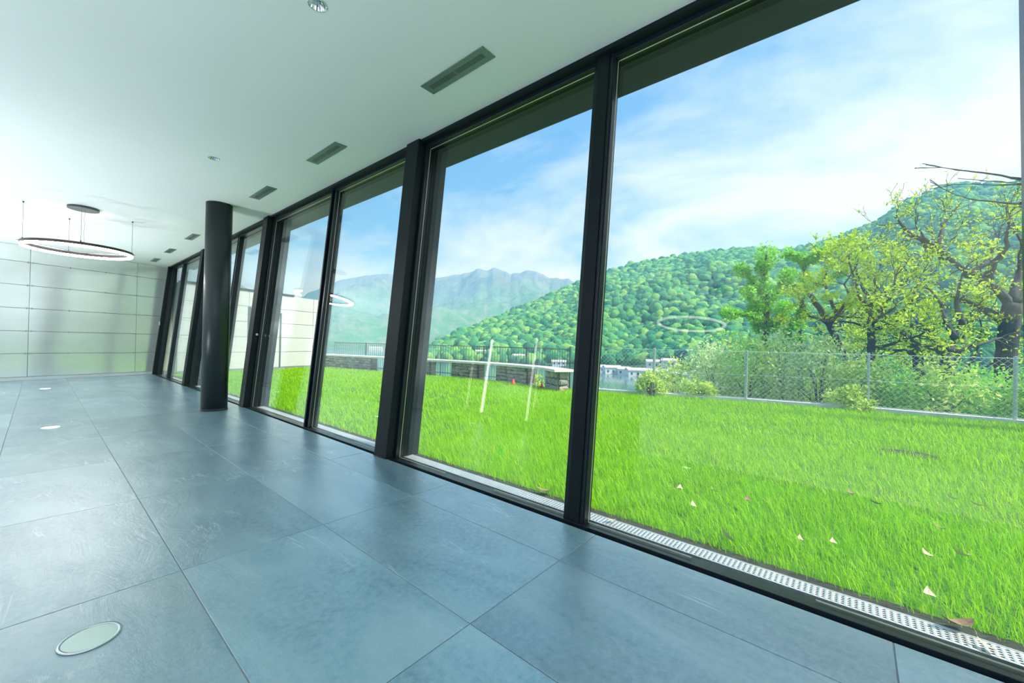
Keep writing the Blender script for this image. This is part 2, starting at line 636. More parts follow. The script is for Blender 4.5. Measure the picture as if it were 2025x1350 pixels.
def mat_mountain():
    m, nt, out = new_mat('mountain_rock_and_wood')
    p = nt.n.new('ShaderNodeBsdfPrincipled')
    g = nt.n.new('ShaderNodeNewGeometry')
    sp = nt.n.new('ShaderNodeSeparateXYZ')
    nt.link(g.outputs['Position'], sp.inputs[0])
    nz = nt.noise(g.outputs['Position'], 0.006, 9.0, 0.68)
    nz2 = nt.noise(nt.mapping(g.outputs['Position'], (0.02, 0.02, 0.004)), 1.0, 6.0, 0.7)
    h = nt.math('ADD', sp.outputs[2], nt.math('MULTIPLY', nt.math('SUBTRACT', nz, 0.5), 500.0))
    t = nt.mapr(h, 60.0, 480.0, 0.0, 1.0)
    col = nt.ramp(t, [(0.0, (0.08, 0.26, 0.08)), (0.45, (0.085, 0.22, 0.10)), (0.7, (0.10, 0.16, 0.13)), (1.0, (0.14, 0.17, 0.19))])
    col = nt.mix(nt.mapr(nz2, 0.42, 0.66, 0.0, 0.55), col, (0.33, 0.36, 0.33))
    nt.link(col, p.inputs['Base Color'])
    p.inputs['Roughness'].default_value = 0.95
    p.inputs['Specular IOR Level'].default_value = 0.05
    b = nt.n.new('ShaderNodeBump')
    b.inputs['Strength'].default_value = 1.0
    b.inputs['Distance'].default_value = 40.0
    nt.link(nz, b.inputs['Height'])
    nt.link(b.outputs[0], p.inputs['Normal'])
    nt.link(p.outputs[0], out.inputs['Surface'])
    return m


M['mountain'] = mat_mountain()

# ================================================================== ROOM
XL, YB = -3.5, -4.5               # left wall, back wall
WA = 0.289852                     # the far wall stands askew
WN = Vector((-math.sin(WA), math.cos(WA), 0))
WD = Vector((math.cos(WA), math.sin(WA), 0))
WOFF = 12.815                     # far wall face: p . WN = WOFF


def wall_y(x):
    return (WOFF - WN.x * x) / WN.y


def WP(s, z, d=0.0):
    """Point on the far wall plane: s along, z up, d behind the face."""
    p = WD * s + WN * (WOFF + d)
    return (p.x, p.y, z)


# floor slab with its recessed edge by the windows
b = MB()
b.prism([(XL, YB), (1.938, YB), (1.938, wall_y(1.938) + 0.05), (XL, wall_y(XL) + 0.05)], -0.16, -0.0046)
floor = struct(b.build('floor', M['grout']), 'grey slate tiled floor of the long room')

# slate tiles: parts of the floor, each laid with an open joint
XJ = [XL, -3.155, -2.56, -1.965, -1.37, -0.775, -0.183, 0.417, 1.018, 1.592, 1.936]
YJ0, YP = -0.115, 1.147


def clip_poly(poly, n, d):
    out = []
    for i in range(len(poly)):
        a, c = poly[i], poly[(i + 1) % len(poly)]
        da, dc = a[0] * n[0] + a[1] * n[1] - d, c[0] * n[0] + c[1] * n[1] - d
        if da <= 0:
            out.append(a)
        if (da < 0) != (dc < 0) and abs(da - dc) > 1e-9:
            t = da / (da - dc)
            out.append((a[0] + (c[0] - a[0]) * t, a[1] + (c[1] - a[1]) * t))
    return out


tile_cache = {}
for i in range(len(XJ) - 1):
    xa, xb = XJ[i] + 0.0017, XJ[i + 1] - 0.0017
    for j in range(-4, 12):
        ya, yb = YJ0 + j * YP + 0.0017, YJ0 + (j + 1) * YP - 0.0017
        ya = max(ya, YB)
        if yb - ya < 0.02:
            continue
        poly = [(xa, ya), (xb, ya), (xb, yb), (xa, yb)]
        cp = clip_poly(poly, (WN.x, WN.y), WOFF - 0.02)
        if len(cp) < 3:
            continue
        cx, cy = (xa + xb) / 2, (ya + yb) / 2
        full = len(cp) == 4 and abs(cp[2][1] - yb) < 1e-6 and abs(cp[3][1] - yb) < 1e-6
        key = (i, round(yb - ya, 3)) if full else None
        if key in tile_cache and key is not None:
            me = tile_cache[key]
        else:
            b = MB()
            b.prism([(x - cx, y - cy) for x, y in cp], -0.0042, 0.0)
            me = b.mesh('tile', M['slate'], bevel=0.0012)
            if key is not None:
                tile_cache[key] = me
        o = link('tile', me, floor)
        o.location = (cx, cy, random.uniform(-0.0006, 0.0))

# ceiling
b = MB()
ce = [(XL - 0.1, YB - 0.1), (X0 + HC * math.tan(TH) + 0.012, YB - 0.1)]
xe = X0 + HC * math.tan(TH) + 0.012
ce += [(xe, wall_y(xe) + 0.1), (XL - 0.1, wall_y(XL - 0.1) + 0.1)]
DOWN = [(0.955, 2.265), (1.13, 5.03), (0.95, -0.55)]
bm = bmesh.new()
edges = []
for loop in [ce] + [[(x + 0.046 * math.cos(q * PI / 16), y + 0.046 * math.sin(q * PI / 16)) for q in range(32)] for x, y in DOWN]:
    vv = [bm.verts.new((x, y, HC)) for x, y in loop]
    edges += [bm.edges.new((vv[i], vv[(i + 1) % len(vv)])) for i in range(len(vv))]
bmesh.ops.triangle_fill(bm, use_beauty=True, use_dissolve=False, edges=edges, normal=(0, 0, -1))
bb = MB()
bb.prism(ce, HC + 0.12, HC + 0.30)
k0 = len(bm.verts)
vv = [bm.verts.new(p) for p in bb.v]
for f in bb.f:
    bm.faces.new([vv[i] for i in f])
me = bpy.data.meshes.new('ceiling')
bm.to_mesh(me)
bm.free()
me.materials.append(M['ceiling'])
struct(link('ceiling', me), 'smooth white painted ceiling')

# far wall: backing plus cladding panels, running on outside as the garden wall
S_IN0 = (Vector((XL, wall_y(XL), 0))).dot(WD)
x_gl = X0 + 0.13
S_GL = 6.06
b = MB()
b.quadbox([WP(S_IN0 - 0.2, -0.1, 0.012), WP(6.35, -0.1, 0.012), WP(6.35, -0.1, 0.25), WP(S_IN0 - 0.2, -0.1, 0.25),
           WP(S_IN0 - 0.2, HC, 0.012), WP(6.35, HC, 0.012), WP(6.35, HC, 0.25), WP(S_IN0 - 0.2, HC, 0.25)])
wall_far = struct(b.build('wall_far', M['panel_back']), 'far wall clad in satin pale panels')
ROWS = [0.072, 0.562, 1.036, 1.517, 2.000, 2.485, HC]
SJ = [S_IN0, 1.87, 3.68, 5.49, 6.26]


def wall_panel(s0, s1, z0, z1, parent, mat, name='panel', gap=0.004):
    b = MB()
    s0, s1, z0, z1 = s0 + gap, s1 - gap, z0 + gap, z1 - gap
    b.quadbox([WP(s0, z0, 0.0), WP(s1, z0, 0.0), WP(s1, z0, 0.012), WP(s0, z0, 0.012), WP(s0, z1, 0.0), WP(s1, z1, 0.0), WP(s1, z1, 0.012), WP(s0, z1, 0.012)])
    return b.build(name, mat, parent, bevel=0.0015)


for i in range(len(SJ) - 1):
    for j in range(len(ROWS) - 1):
        wall_panel(SJ[i], SJ[i + 1], ROWS[j], ROWS[j + 1], wall_far, M['panel'])
# small fixing clips where the joints meet and at the third points
clip_me = None
for j in range(1, len(ROWS) - 1):
    for s in (3.68 - 0.6, 3.68 - 0.035, 3.68 + 0.035, 4.283, 4.887, 5.455, 5.525):
        if clip_me is None:
            b = MB()
            b.box(-0.010, 0.010, -0.004, 0.0, -0.020, 0.020)
            clip_me = b.mesh('clip', M['bolt'], bevel=0.002)
        o = link('clip', clip_me, wall_far)
        o.location = WP(s, ROWS[j], -0.0005)
        o.rotation_euler = (0, 0, WA)
# pale skirting strip under the panels
b = MB()
b.quadbox([WP(S_IN0, 0.0, -0.006), WP(6.05, 0.0, -0.006), WP(6.05, 0.0, 0.012), WP(S_IN0, 0.0, 0.012), WP(S_IN0, 0.068, -0.006), WP(6.05, 0.068, -0.006), WP(6.05, 0.068, 0.012), WP(S_IN0, 0.068, 0.012)])
struct(b.build('baseboard_far', M['wall_paint']), 'pale skirting along the far wall')

# left wall (beyond the picture's left edge) with lit door slits, near end opened to admit daylight, and the back wall likewise open
b = MB()
b.box(XL - 0.15, XL, 3.2, wall_y(XL) + 0.05, -0.1, HC)
b.box(XL - 0.15, XL, YB, 3.2, 2.55, HC)
b.box(XL - 0.15, XL, YB - 0.15, YB + 0.3, -0.1, 2.55)
struct(b.build('wall_left', M['wall_paint']), 'pale wall on the left beyond the picture edge')
b = MB()
b.box(XL, X0 - 0.2, YB - 0.15, YB, -0.1, 0.4)
b.box(XL, X0 + 0.4, YB - 0.15, YB, 2.5, HC)
b.box(XL, XL + 0.5, YB - 0.15, YB, 0.4, 2.5)
b.box(X0 - 0.7, X0 + 0.5, YB - 0.15, YB, -0.1, 2.5)
struct(b.build('wall_back', M['wall_paint']), 'pale back wall behind the viewpoint')

# ================================================================== WINDOW WALL
VT = v_at(0.0, HC)
POSTS = [(-0.655, -0.465), (3.008, 3.195), (6.68, 6.872), (10.32, 10.51)]
post_labels = ['dark steel box post nearest the viewpoint beyond the picture edge', 'tall leaning dark steel post, nearest one, left of the thin mullion pane',
               'leaning dark steel post with a white button just right of the round column', 'leaning dark steel post half hidden behind the round column']
for k, (ya, yb) in enumerate(POSTS):
    if k == 0:
        continue
    t = thing('window_post', post_labels[k], 'post', FC(0.1, (ya + yb) / 2, 0), 'leaning posts of the window wall')
    b = MB()
    b.facade(-0.022, 0.062, ya, yb, 0.0, v_at(0, HC) - 0.002)
    o1 = b.build('box_section', M['dark_metal'], bevel=0.004)
    b = MB()
    b.facade(0.062, 0.118, ya + 0.012, yb - 0.012, 0.0, v_at(0.06, HC) - 0.002)
    o2 = b.build('inner_web', M['dark_gloss'])
    b = MB()
    b.facade(0.118, 0.31, ya - 0.004, yb + 0.004, -0.06, v_at(0.3, HC + 0.05))
    o3 = b.build('outer_fin', M['dark_metal'], bevel=0.004)
    b = MB()
    b.facade(-0.026, 0.066, ya - 0.004, yb + 0.004, 0.0, 0.012)
    o4 = b.build('foot_plate', M['dark_metal'])
    local_parent([o1, o2, o3, o4], t)
    if k == 2:
        b = MB()
        b.lathe([(0.0, 0.0), (0.017, 0.0), (0.017, 0.006), (0.012, 0.010), (0.0, 0.011)], sides=20)
        o5 = b.build('button', M['white_plastic'], smooth=True)
        p = Vector(FC(0.035, ya, 1.06))
        o5.rotation_euler = (PI / 2, 0, 0)
        o5.location = p
        o5['label'] = 'white round button'
        local_parent([o5], t)

# exterior beam above the glass
b = MB()
b.facade(0.20, 0.52, -4.4, wall_y(2.5) - 0.3, v_at(0.2, 2.85), v_at(0.2, 3.35))
b.facade(-0.05, 0.2, -4.4, wall_y(2.4) - 0.3, v_at(0, HC) + 0.004, v_at(0, 3.3))
struct(b.build('trim_1', M['dark_metal']), 'dark metal beam along the head of the window wall')

bays = [(-4.3, -0.655, -2.45), (-0.465, 3.008, 1.17), (3.195, 6.68, 4.72), (6.872, 10.32, 8.26), (10.51, 13.76, 12.46)]
win_labels = ['window bay beside the viewpoint beyond the picture edge', 'nearest leaning window bay with a heavy black mullion',
              'second leaning window bay, lawn and stone wall behind it', 'third leaning window bay right of the round column', 'last leaning window bay by the far wall']
UG0, UG1 = 0.090, 0.114


def pane(win, y0, y1, v0, v1, lite):
    b = MB()
    fw = 0.030
    # frame of the sash: four bars
    for (a, c, d, e, nm) in ((y0, y0 + fw, v0, v1, 'frame_bar'), (y1 - fw, y1, v0, v1, 'frame_bar'), (y0 + fw, y1 - fw, v0, v0 + fw, 'frame_bar'), (y0 + fw, y1 - fw, v1 - fw, v1, 'frame_bar')):
        bb = MB()
        bb.facade(0.055, 0.122, a, c, d, e)
        bb.build(nm, M['dark_gloss'], win, bevel=0.002)
    b.facade(UG0, UG1, y0 + fw - 0.004, y1 - fw + 0.004, v0 + fw - 0.004, v1 - fw + 0.004)
    b.build('pane', M['glass'], win)
    if lite:
        b = MB()
        for (a, c) in ((y0 + fw + 0.01, y0 + fw + (y1 - y0) * 0.33), (y0 + fw + (y1 - y0) * 0.62, y1 - fw - 0.01)):
            b.facade(0.0862, 0.0895, a, c, v0 + fw + 0.006, v0 + fw + 0.0105)
        b.facade(0.0862, 0.0895, y0 + fw + 0.02, y1 - fw - 0.01, v1 - fw - 0.0095, v1 - fw - 0.0055)
        b.facade(0.0862, 0.0895, y1 - fw - 0.0085, y1 - fw - 0.005, v0 + fw + 0.006, v1 - fw - 0.01)
        b.build('spacer_line', M['spacer'], win)


for k, (ya, yb, ym) in enumerate(bays):
    win = struct_empty('window_%d' % (k + 1), win_labels[k])
    vtop = v_at(0.1, HC) - 0.004
    if k == 1:
        mw0, mw1 = 1.17, 1.25
    else:
        mw0, mw1 = ym, ym + (0.085 if k < 3 else 0.05)
    b = MB()
    b.facade(0.036 if k <= 1 else 0.085, 0.17, mw0, mw1, -0.02, vtop)
    b.build('mullion', M['dark_metal'], win, bevel=0.004)
    if k == 1:
        b = MB()
        b.facade(0.050, 0.085, mw0 - 0.022, mw0, -0.01, vtop)
        b.build('glazing_bead', M['dark_gloss'], win)
    # sill rail, outer sill, steel threshold channel, head rail
    b = MB()
    b.facade(0.024, 0.053, ya, yb, -0.03, 0.006)
    b.build('sill_rail', M['dark_gloss'], win, bevel=0.002)
    b = MB()
    b.facade(0.122, 0.148, ya, yb, -0.06, -0.022)
    b.build('outer_sill', M['dark_gloss'], win, bevel=0.002)
    b = MB()
    b.facade(-0.006, 0.155, ya, yb, -0.05, -0.028)
    b.build('threshold_channel', M['dark_gloss'], win)
    b = MB()
    b.facade(0.004, 0.16, ya, yb, v_at(0.0, HC) - 0.030, v_at(0.0, HC) + 0.01)
    b.build('head_rail', M['dark_metal'], win)
    v0 = -0.026
    v1 = v_at(0.0, HC) - 0.028
    pane(win, ya, mw0, v0, v1, k <= 2)
    pane(win, mw1, yb, v0, v1, k <= 2)
# end jamb against the far wall, with a small white contact box
b = MB()
b.facade(-0.02, 0.17, 13.76, 13.86, 0.0, v_at(0, HC) - 0.002)
struct(b.build('trim_2', M['dark_metal']), 'dark end jamb where the window wall meets the far wall')
p = Vector(FC(-0.021, 13.79, 1.33))
b = MB()
b.box(-0.022, 0.0, -0.025, 0.025, -0.05, 0.05)
o = b.build('alarm_contact', M['white_plastic'], bevel=0.004)
o.location = p
tag(o, 'small white alarm contact box on the last window jamb', 'sensor')

# ================================================================== INTERIOR THINGS
# round column
t = thing('round_column', 'dark grey round column standing before the window wall', 'column', (1.585, 6.70, 0))
b = MB()
b.lathe([(0.152, 0.03), (0.152, HC - 0.001)], sides=64)
o = b.build('shaft', M['column'], t, smooth=True)
o.data.polygons.foreach_set('use_smooth', [len(p.vertices) == 4 for p in o.data.polygons])
b = MB()
b.lathe([(0.156, 0.0), (0.156, 0.026), (0.153, 0.030)], sides=64)
b.build('base_ring', M['column'], t)

# ceiling slot vents: frame, dark box, two rows of bars
VENT_Y = [1.770, 3.680, 5.400, 7.210, 8.985, 10.915, 12.590]
vlab = ['nearest grey slot vent in the white ceiling, largest of the row', 'second grey slot vent from the viewpoint in the ceiling row', 'third grey slot vent in the ceiling row, above and right of the round column',
        'fourth grey slot vent of the ceiling row, behind the round column head', 'fifth grey slot vent in the ceiling row, just left of the round column',
        'sixth grey slot vent in the ceiling row, second from the far wall', 'last grey slot vent in the ceiling row, beside the far wall']
VL, VW = 0.62, 0.118
first = None
bar_me = None
for k, y in enumerate(VENT_Y):
    if first is None:
        t = thing('ceiling_vent', vlab[0], 'vent', (1.795, y + VL / 2, HC), 'slot vents along the ceiling')
        b = MB()
        hl, hw = VL / 2, VW / 2
        il, iw = hl - 0.045, 0.022
        for (x0, x1, y0, y1) in ((-hw, -iw, -hl, hl), (iw, hw, -hl, hl), (-iw, iw, -hl, -il), (-iw, iw, il, hl), (-iw, iw, -0.006, 0.006)):
            b.box(x0, x1, y0, y1, -0.006, -0.0005)
        b.build('frame', M['vent'], t)
        b = MB()
        b.box(-iw, iw, -il, il, -0.0018, -0.0008)
        b.build('dark_slot', M['vent_in'], t)
        b = MB()
        b.box(-iw, iw, -0.0032, 0.0032, -0.005, -0.0019)
        bar_me = b.mesh('bar', M['vent'])
        n = 21
        for s in (-1, 1):
            for q in range(n):
                o = link('bar', bar_me, t)
                o.location = (0, s * (0.006 + (il - 0.006) * (q + 0.5) / n), 0)
        b = MB()
        b.lathe([(0.0, -0.0075), (0.004, -0.0072), (0.004, -0.006)], 0, 0, 10)
        sm = b.mesh('screw', M['bolt'])
        for s in (-1, 1):
            o = link('screw', sm, t)
            o.location = (0, s * (hl - 0.018), 0)
        first = t
    else:
        t = copy_tree(first)
        t.location = (1.798, y + VL / 2, HC)
        t['label'] = vlab[k]

# recessed downlights
dlab = ['chrome recessed downlight in the ceiling at the top edge of the picture', 'small chrome recessed downlight in the ceiling left of the second vent', 'chrome recessed downlight above and behind the viewpoint']
first = None
for k, (x, y) in enumerate(DOWN):
    if first is None:
        t = thing('recessed_downlight', dlab[0], 'downlight', (x, y, HC), 'recessed ceiling downlights')
        b = MB()
        b.lathe([(0.0455, -0.0005), (0.0455, -0.003), (0.0505, -0.0025), (0.0505, -0.0005)], closed=True, sides=32)
        b.build('rim', M['chrome'], t, smooth=True)
        b = MB()
        segs = 22
        for q in range(segs):
            a0, a1 = 2 * PI * q / segs, 2 * PI * (q + 0.5) / segs
            a2 = 2 * PI * (q + 1) / segs
            n0 = len(b.v)
            for aa, bulge in ((a0, 0.0), (a1, 0.0035), (a2, 0.0)):
                b.v += [((0.046 - bulge * 0.4) * math.cos(aa), (0.046 - bulge * 0.4) * math.sin(aa), 0.0), ((0.020 - bulge) * math.cos(aa), (0.020 - bulge) * math.sin(aa), 0.050)]
            b.f += [(n0, n0 + 2, n0 + 3, n0 + 1), (n0 + 2, n0 + 4, n0 + 5, n0 + 3)]
        b.build('reflector', M['chrome'], t)
        b = MB()
        b.lathe([(0.0, 0.049), (0.021, 0.049), (0.021, 0.056), (0.0, 0.056)], sides=20)
        b.build('bulb', M['bulb'], t)
        first = t
    else:
        t = copy_tree(first)
        t.location = (x, y, HC)
        t['label'] = dlab[k]


# ring pendants
def ring_pendant(label, cx, cy, z, lit, r=0.570):
    t = thing('ring_pendant', label, 'pendant lamp', (cx, cy, z), 'ring pendants')
    b = MB()
    b.lathe([(r - 0.020, 0.006), (r + 0.020, 0.006), (r + 0.022, 0.044), (r - 0.022, 0.044)], closed=True, sides=96)
    b.lathe([(r + 0.010, 0.040), (r + 0.045, 0.040), (r + 0.045, 0.044), (r + 0.010, 0.044)], closed=True, sides=4)
    b.build('ring_housing', M['ring_metal'], t)
    b = MB()
    b.lathe([(r - 0.019, 0.0055), (r - 0.019, -0.016), (r - 0.010, -0.025), (r + 0.010, -0.025), (r + 0.019, -0.016), (r + 0.019, 0.0055)], closed=True, sides=96)
    b.build('diffuser', M['ring_light'] if lit else M['ring_off'], t, smooth=True)
    for a in (193, 268, 353, 100):
        px, py = r * math.cos(math.radians(a)), r * math.sin(math.radians(a))
        b = MB()
        b.tube([(px, py, 0.04), (px, py, HC - z)], 0.0024, 5)
        b.build('suspension_wire', M['wire'], t)
        b = MB()
        b.lathe([(0.0, 0.040), (0.007, 0.040), (0.007, 0.066), (0.0, 0.068)], px, py, 10)
        b.build('wire_clamp', M['ring_metal'], t)
        b = MB()
        b.lathe([(0.010, HC - z), (0.010, HC - z - 0.012), (0.005, HC - z - 0.020), (0.0, HC - z - 0.020)], px, py, 12)
        b.build('ceiling_cup', M['ring_metal'], t)
    # canopy near the front wire, and the supply cable
    b = MB()
    b.lathe([(0.165, HC - z), (0.165, HC - z - 0.030), (0.150, HC - z - 0.034), (0.0, HC - z - 0.034)], 0.005, -0.415, 48)
    b.build('ceiling_rose', M['canopy'], t)
    pts = [(0.012 + 0.006 * math.sin(q * 1.7), -0.55 + 0.004 * q, HC - z - 0.03 - (HC - z - 0.07) * q / 9) for q in range(10)]
    b = MB()
    b.tube(pts, 0.0018, 5)
    b.build('supply_cable', M['wire'], t)
    return t


ring_pendant('glowing ring pendant hanging on thin wires near the far wall', 0.385, 8.965, 2.262, True)
ring_pendant('dim ring pendant beyond the picture edge, seen mirrored in the glass', -2.50, 2.06, 2.262, False, 0.50)

# in-floor uplights
ulab = ['round steel rimmed floor light with mirror glass in the foreground tile', 'glowing white round floor light farther along the same tile row', 'faint round floor light near the far wall']
for k, (x, y, lit) in enumerate(((0.130, 1.905, False), (0.105, 6.49, True), (0.10, 11.1, True))):
    t = thing('floor_uplight', ulab[k], 'floor light', (x, y, 0.0), 'round lights set into the floor')
    b = MB()
    b.lathe([(0.066, 0.0005), (0.076, 0.0005), (0.0755, 0.0035), (0.067, 0.0042)], closed=True, sides=48)
    b.build('steel_rim', M['steel'], t, smooth=True)
    b = MB()
    b.lathe([(0.0665, 0.0005), (0.0665, 0.0024), (0.0, 0.0024)], sides=48)
    b.build('glass_lens', M['mirror_glass'] if not lit else M['lamp_lit'], t)


def uplight_lamp(x, y, power, col=(0.93, 0.98, 1.0)):
    d = bpy.data.lights.new('floor_lamp_beam', 'SPOT')
    d.energy = power
    d.color = col
    d.spot_size = math.radians(150)
    d.spot_blend = 1.0
    d.shadow_soft_size = 0.06
    o = bpy.data.objects.new('floor_lamp_beam', d)
    COL.objects.link(o)
    o.location = (x, y, 0.06)
    o.rotation_euler = (PI, 0, 0)
    return o


UP = 140.0
for (x, y, k) in ((0.105, 6.49, 0.35), (0.10, 11.1, 0.65), (-2.3, 1.9, 1.15), (-2.3, 6.5, 1.3), (-2.3, 11.0, 2.3), (-2.3, -2.5, 1.5), (0.13, -2.7, 1.3)):  # beams of the lit floor lights and of the added ones out of view
    uplight_lamp(x, y, UP * k)
for k, (x, y) in enumerate(((-2.3, 1.9), (-2.3, 6.5), (-2.3, 11.0), (-2.3, -2.5), (0.13, -2.7))):  # unseen fill lights, added in the floor to brighten ceiling and room
    t = thing('floor_uplight', ('added round fill light in the floor beyond the left picture edge, level with the foreground one', 'added round fill light in the floor beyond the left picture edge, level with the glowing one', 'added round fill light in the floor beyond the left picture edge, near the far wall', 'added round fill light in the floor behind the viewpoint by the left wall', 'added round fill light in the floor behind the viewpoint in the window side row')[k], 'floor light', (x, y, 0.0), 'added fill lights out of sight' if x < 0 else None)
    b = MB()
    b.lathe([(0.066, 0.0005), (0.076, 0.0005), (0.0755, 0.0035), (0.067, 0.0042)], closed=True, sides=32)
    b.build('steel_rim', M['steel'], t, smooth=True)
    b = MB()
    b.lathe([(0.0665, 0.0005), (0.0665, 0.0024), (0.0, 0.0024)], sides=32)
    b.build('glass_lens', M['lamp_lit'], t)

# glowing strips standing in for lit door gaps, mirrored as pale streaks in the window
for (y, w, z0, z1, mt, lab) in ((7.395, 0.062, 0.2, 2.16, 'strip_lit', 'brightest upright lit door-gap strip on the left wall, mirrored in the glass'),
                                (5.905, 0.022, 0.2, 2.22, 'strip_lit', 'slim upright lit door-gap strip on the left wall, mirrored right of the bright one'),
                                (5.735, 0.020, 0.5, 2.18, 'strip_dim', 'dim pinkish upright lit door-gap strip on the left wall, beside the slim one'),
                                (7.99, 0.030, 0.2, 1.5, 'strip_dim', 'short dim upright lit door-gap strip on the left wall')):
    t = thing('door_gap_strip', lab, 'lit door-gap strip', (XL, y, z0), 'upright lit door-gap strips on the left wall')
    b = MB()
    b.box(0.001, 0.010, -w / 2 - 0.006, w / 2 + 0.006, 0, z1 - z0)
    b.build('channel', M['ring_metal'], t)
    b = MB()
    b.box(0.010, 0.016, -w / 2, w / 2, 0.006, z1 - z0 - 0.006)
    b.build('diffuser', M[mt], t)

# ================================================================== GARDEN
# perforated grate along the foot of the glass: real slots
GX0, GX1 = 2.099, 2.186
pitch = 0.0208
ny = int((13.3 + 4.0) / pitch)
xs = []
cw = (GX1 - GX0 - 0.012) / 5
for i in range(5):
    a = GX0 + 0.006 + i * cw
    xs += [a + cw * 0.2, a + cw * 0.8]
xs = [GX0] + xs + [GX1]
ys = []
for j in range(ny):
    a = -4.0 + j * pitch
    ys += [a + 0.0055, a + 0.0155]
ys = [-4.0] + ys + [-4.0 + ny * pitch]
gx, gy = np.meshgrid(xs, ys, indexing='ij')
zt = -0.010
verts = np.stack([gx.ravel(), gy.ravel(), np.full(gx.size, zt)], 1)
NY = len(ys)
fl = []
for i in range(len(xs) - 1):
    for j in range(NY - 1):
        if i % 2 == 1 and j % 2 == 1:
            continue
        fl.append((i * NY + j, (i + 1) * NY + j, (i + 1) * NY + j + 1, i * NY + j + 1))
grate = thing('drain_grate', 'perforated steel drain grate running along the foot of the windows', 'grate', (2.129, 4.6, 0))
o = np_mesh('perforated_plate', verts, np.array(fl).ravel(), np.full(len(fl), 4), M['grate'])
sol = o.modifiers.new('thickness', 'SOLIDIFY')
sol.thickness = 0.003
b = MB()
b.box(GX0 - 0.004, GX0, -4.0, ys[-1], -0.045, -0.010)
b.box(GX1, GX1 + 0.004, -4.0, ys[-1], -0.045, -0.008)
o2 = b.build('edge_strip', M['grate'])
b = MB()
b.box(GX0 - 0.004, GX1 + 0.004, -4.0, ys[-1], -0.10, -0.055)
o3 = b.build('channel', M['drain'])
local_parent([o, o2, o3], grate)

# lawn ground, strip of bare soil at its edge
LZ = -0.035
FENCE = [(8.12, 4.72), (8.509, 3.25), (9.022, 1.616), (9.43, -0.188), (9.55, -1.849), (9.60, -3.55), (9.62, -5.3)]
WALL_LINE = [(6.85, 15.15), (7.35, 12.6), (7.80, 10.4), (8.08, 8.6), (8.08, 7.1), (7.85, 5.75), (7.42, 5.02)]
gwx, gwy = WP(6.3, 0)[0], WP(6.3, 0)[1]
lawn_poly = [(2.20, -6.0), (9.75, -6.0)] + [(x + 0.10, y) for x, y in reversed(FENCE)] + [(8.0, 5.3)] + [(x + 0.2, y) for x, y in reversed(WALL_LINE[1:5])] + [(7.25, 15.45), (2.20, 13.95)]
grass_poly = [(2.20, -6.0), (9.5, -6.0)] + [(x - 0.09, y) for x, y in reversed(FENCE)] + [(7.95, 5.0), (7.85, 4.9), (7.30, 4.92)] + [(x - 0.03, y) for x, y in reversed(WALL_LINE)] + [(2.20, 13.75)]
b = MB()
b.prism(lawn_poly, LZ - 0.12, LZ)
struct(b.build('ground_lawn', M['lawn']), 'green lawn ground outside the windows')
b = MB()
b.prism([(2.192, -6.0), (2.27, -6.0), (2.27, 13.9), (2.192, 13.9)], LZ - 0.1, LZ + 0.018)
struct(b.build('ground_soil_edge', M['soil']), 'bare dark soil along the lawn edge')


def inside(px, py, poly):
    x, y = np.array(poly).T
    c = np.zeros(len(px), bool)
    j = len(x) - 1
    for i in range(len(x)):
        cond = ((y[i] > py) != (y[j] > py)) & (px < (x[j] - x[i]) * (py - y[i]) / (y[j] - y[i] + 1e-12) + x[i])
        c ^= cond
        j = i
    return c


def grass(px, py, hmean, wid):
    n = len(px)
    patch = np.array([noise.noise((float(a) * 1.1, float(c) * 1.1, 3.0)) for a, c in zip(px[::1], py[::1])]) if n < 300000 else np.zeros(n)
    h = hmean * (0.65 + 0.7 * rng.random(n)) * (1 + 0.45 * patch)
    az = rng.random(n) * 2 * PI
    # blades lie over in broad drifts, as uncut grass does
    drift = 2.2 + 1.6 * patch
    lean = h * (0.25 + 0.6 * rng.random(n))
    ldx = np.cos(drift) * 0.55 + np.cos(az) * 0.75
    ldy = np.sin(drift) * 0.55 + np.sin(az) * 0.75
    w = wid * (0.7 + 0.6 * rng.random(n))
    wx, wy = -np.sin(az) * w / 2, np.cos(az) * w / 2
    z0 = np.full(n, LZ - 0.005)
    P = np.zeros((n, 5, 3))
    P[:, 0] = np.stack([px - wx, py - wy, z0], 1)
    P[:, 1] = np.stack([px + wx, py + wy, z0], 1)
    mx, my, mz = px + ldx * lean * 0.35, py + ldy * lean * 0.35, LZ + h * 0.62
    P[:, 2] = np.stack([mx + wx * 0.8, my + wy * 0.8, mz], 1)
    P[:, 3] = np.stack([mx - wx * 0.8, my - wy * 0.8, mz], 1)
    P[:, 4] = np.stack([px + ldx * lean, py + ldy * lean, LZ + h], 1)
    base = np.arange(n)[:, None] * 5
    q = np.concatenate([base + np.array([[0, 1, 2, 3]]), base + np.array([[3, 2, 4]])], 1).ravel()
    sz = np.tile([4, 3], n)
    return P.reshape(-1, 3), q, sz


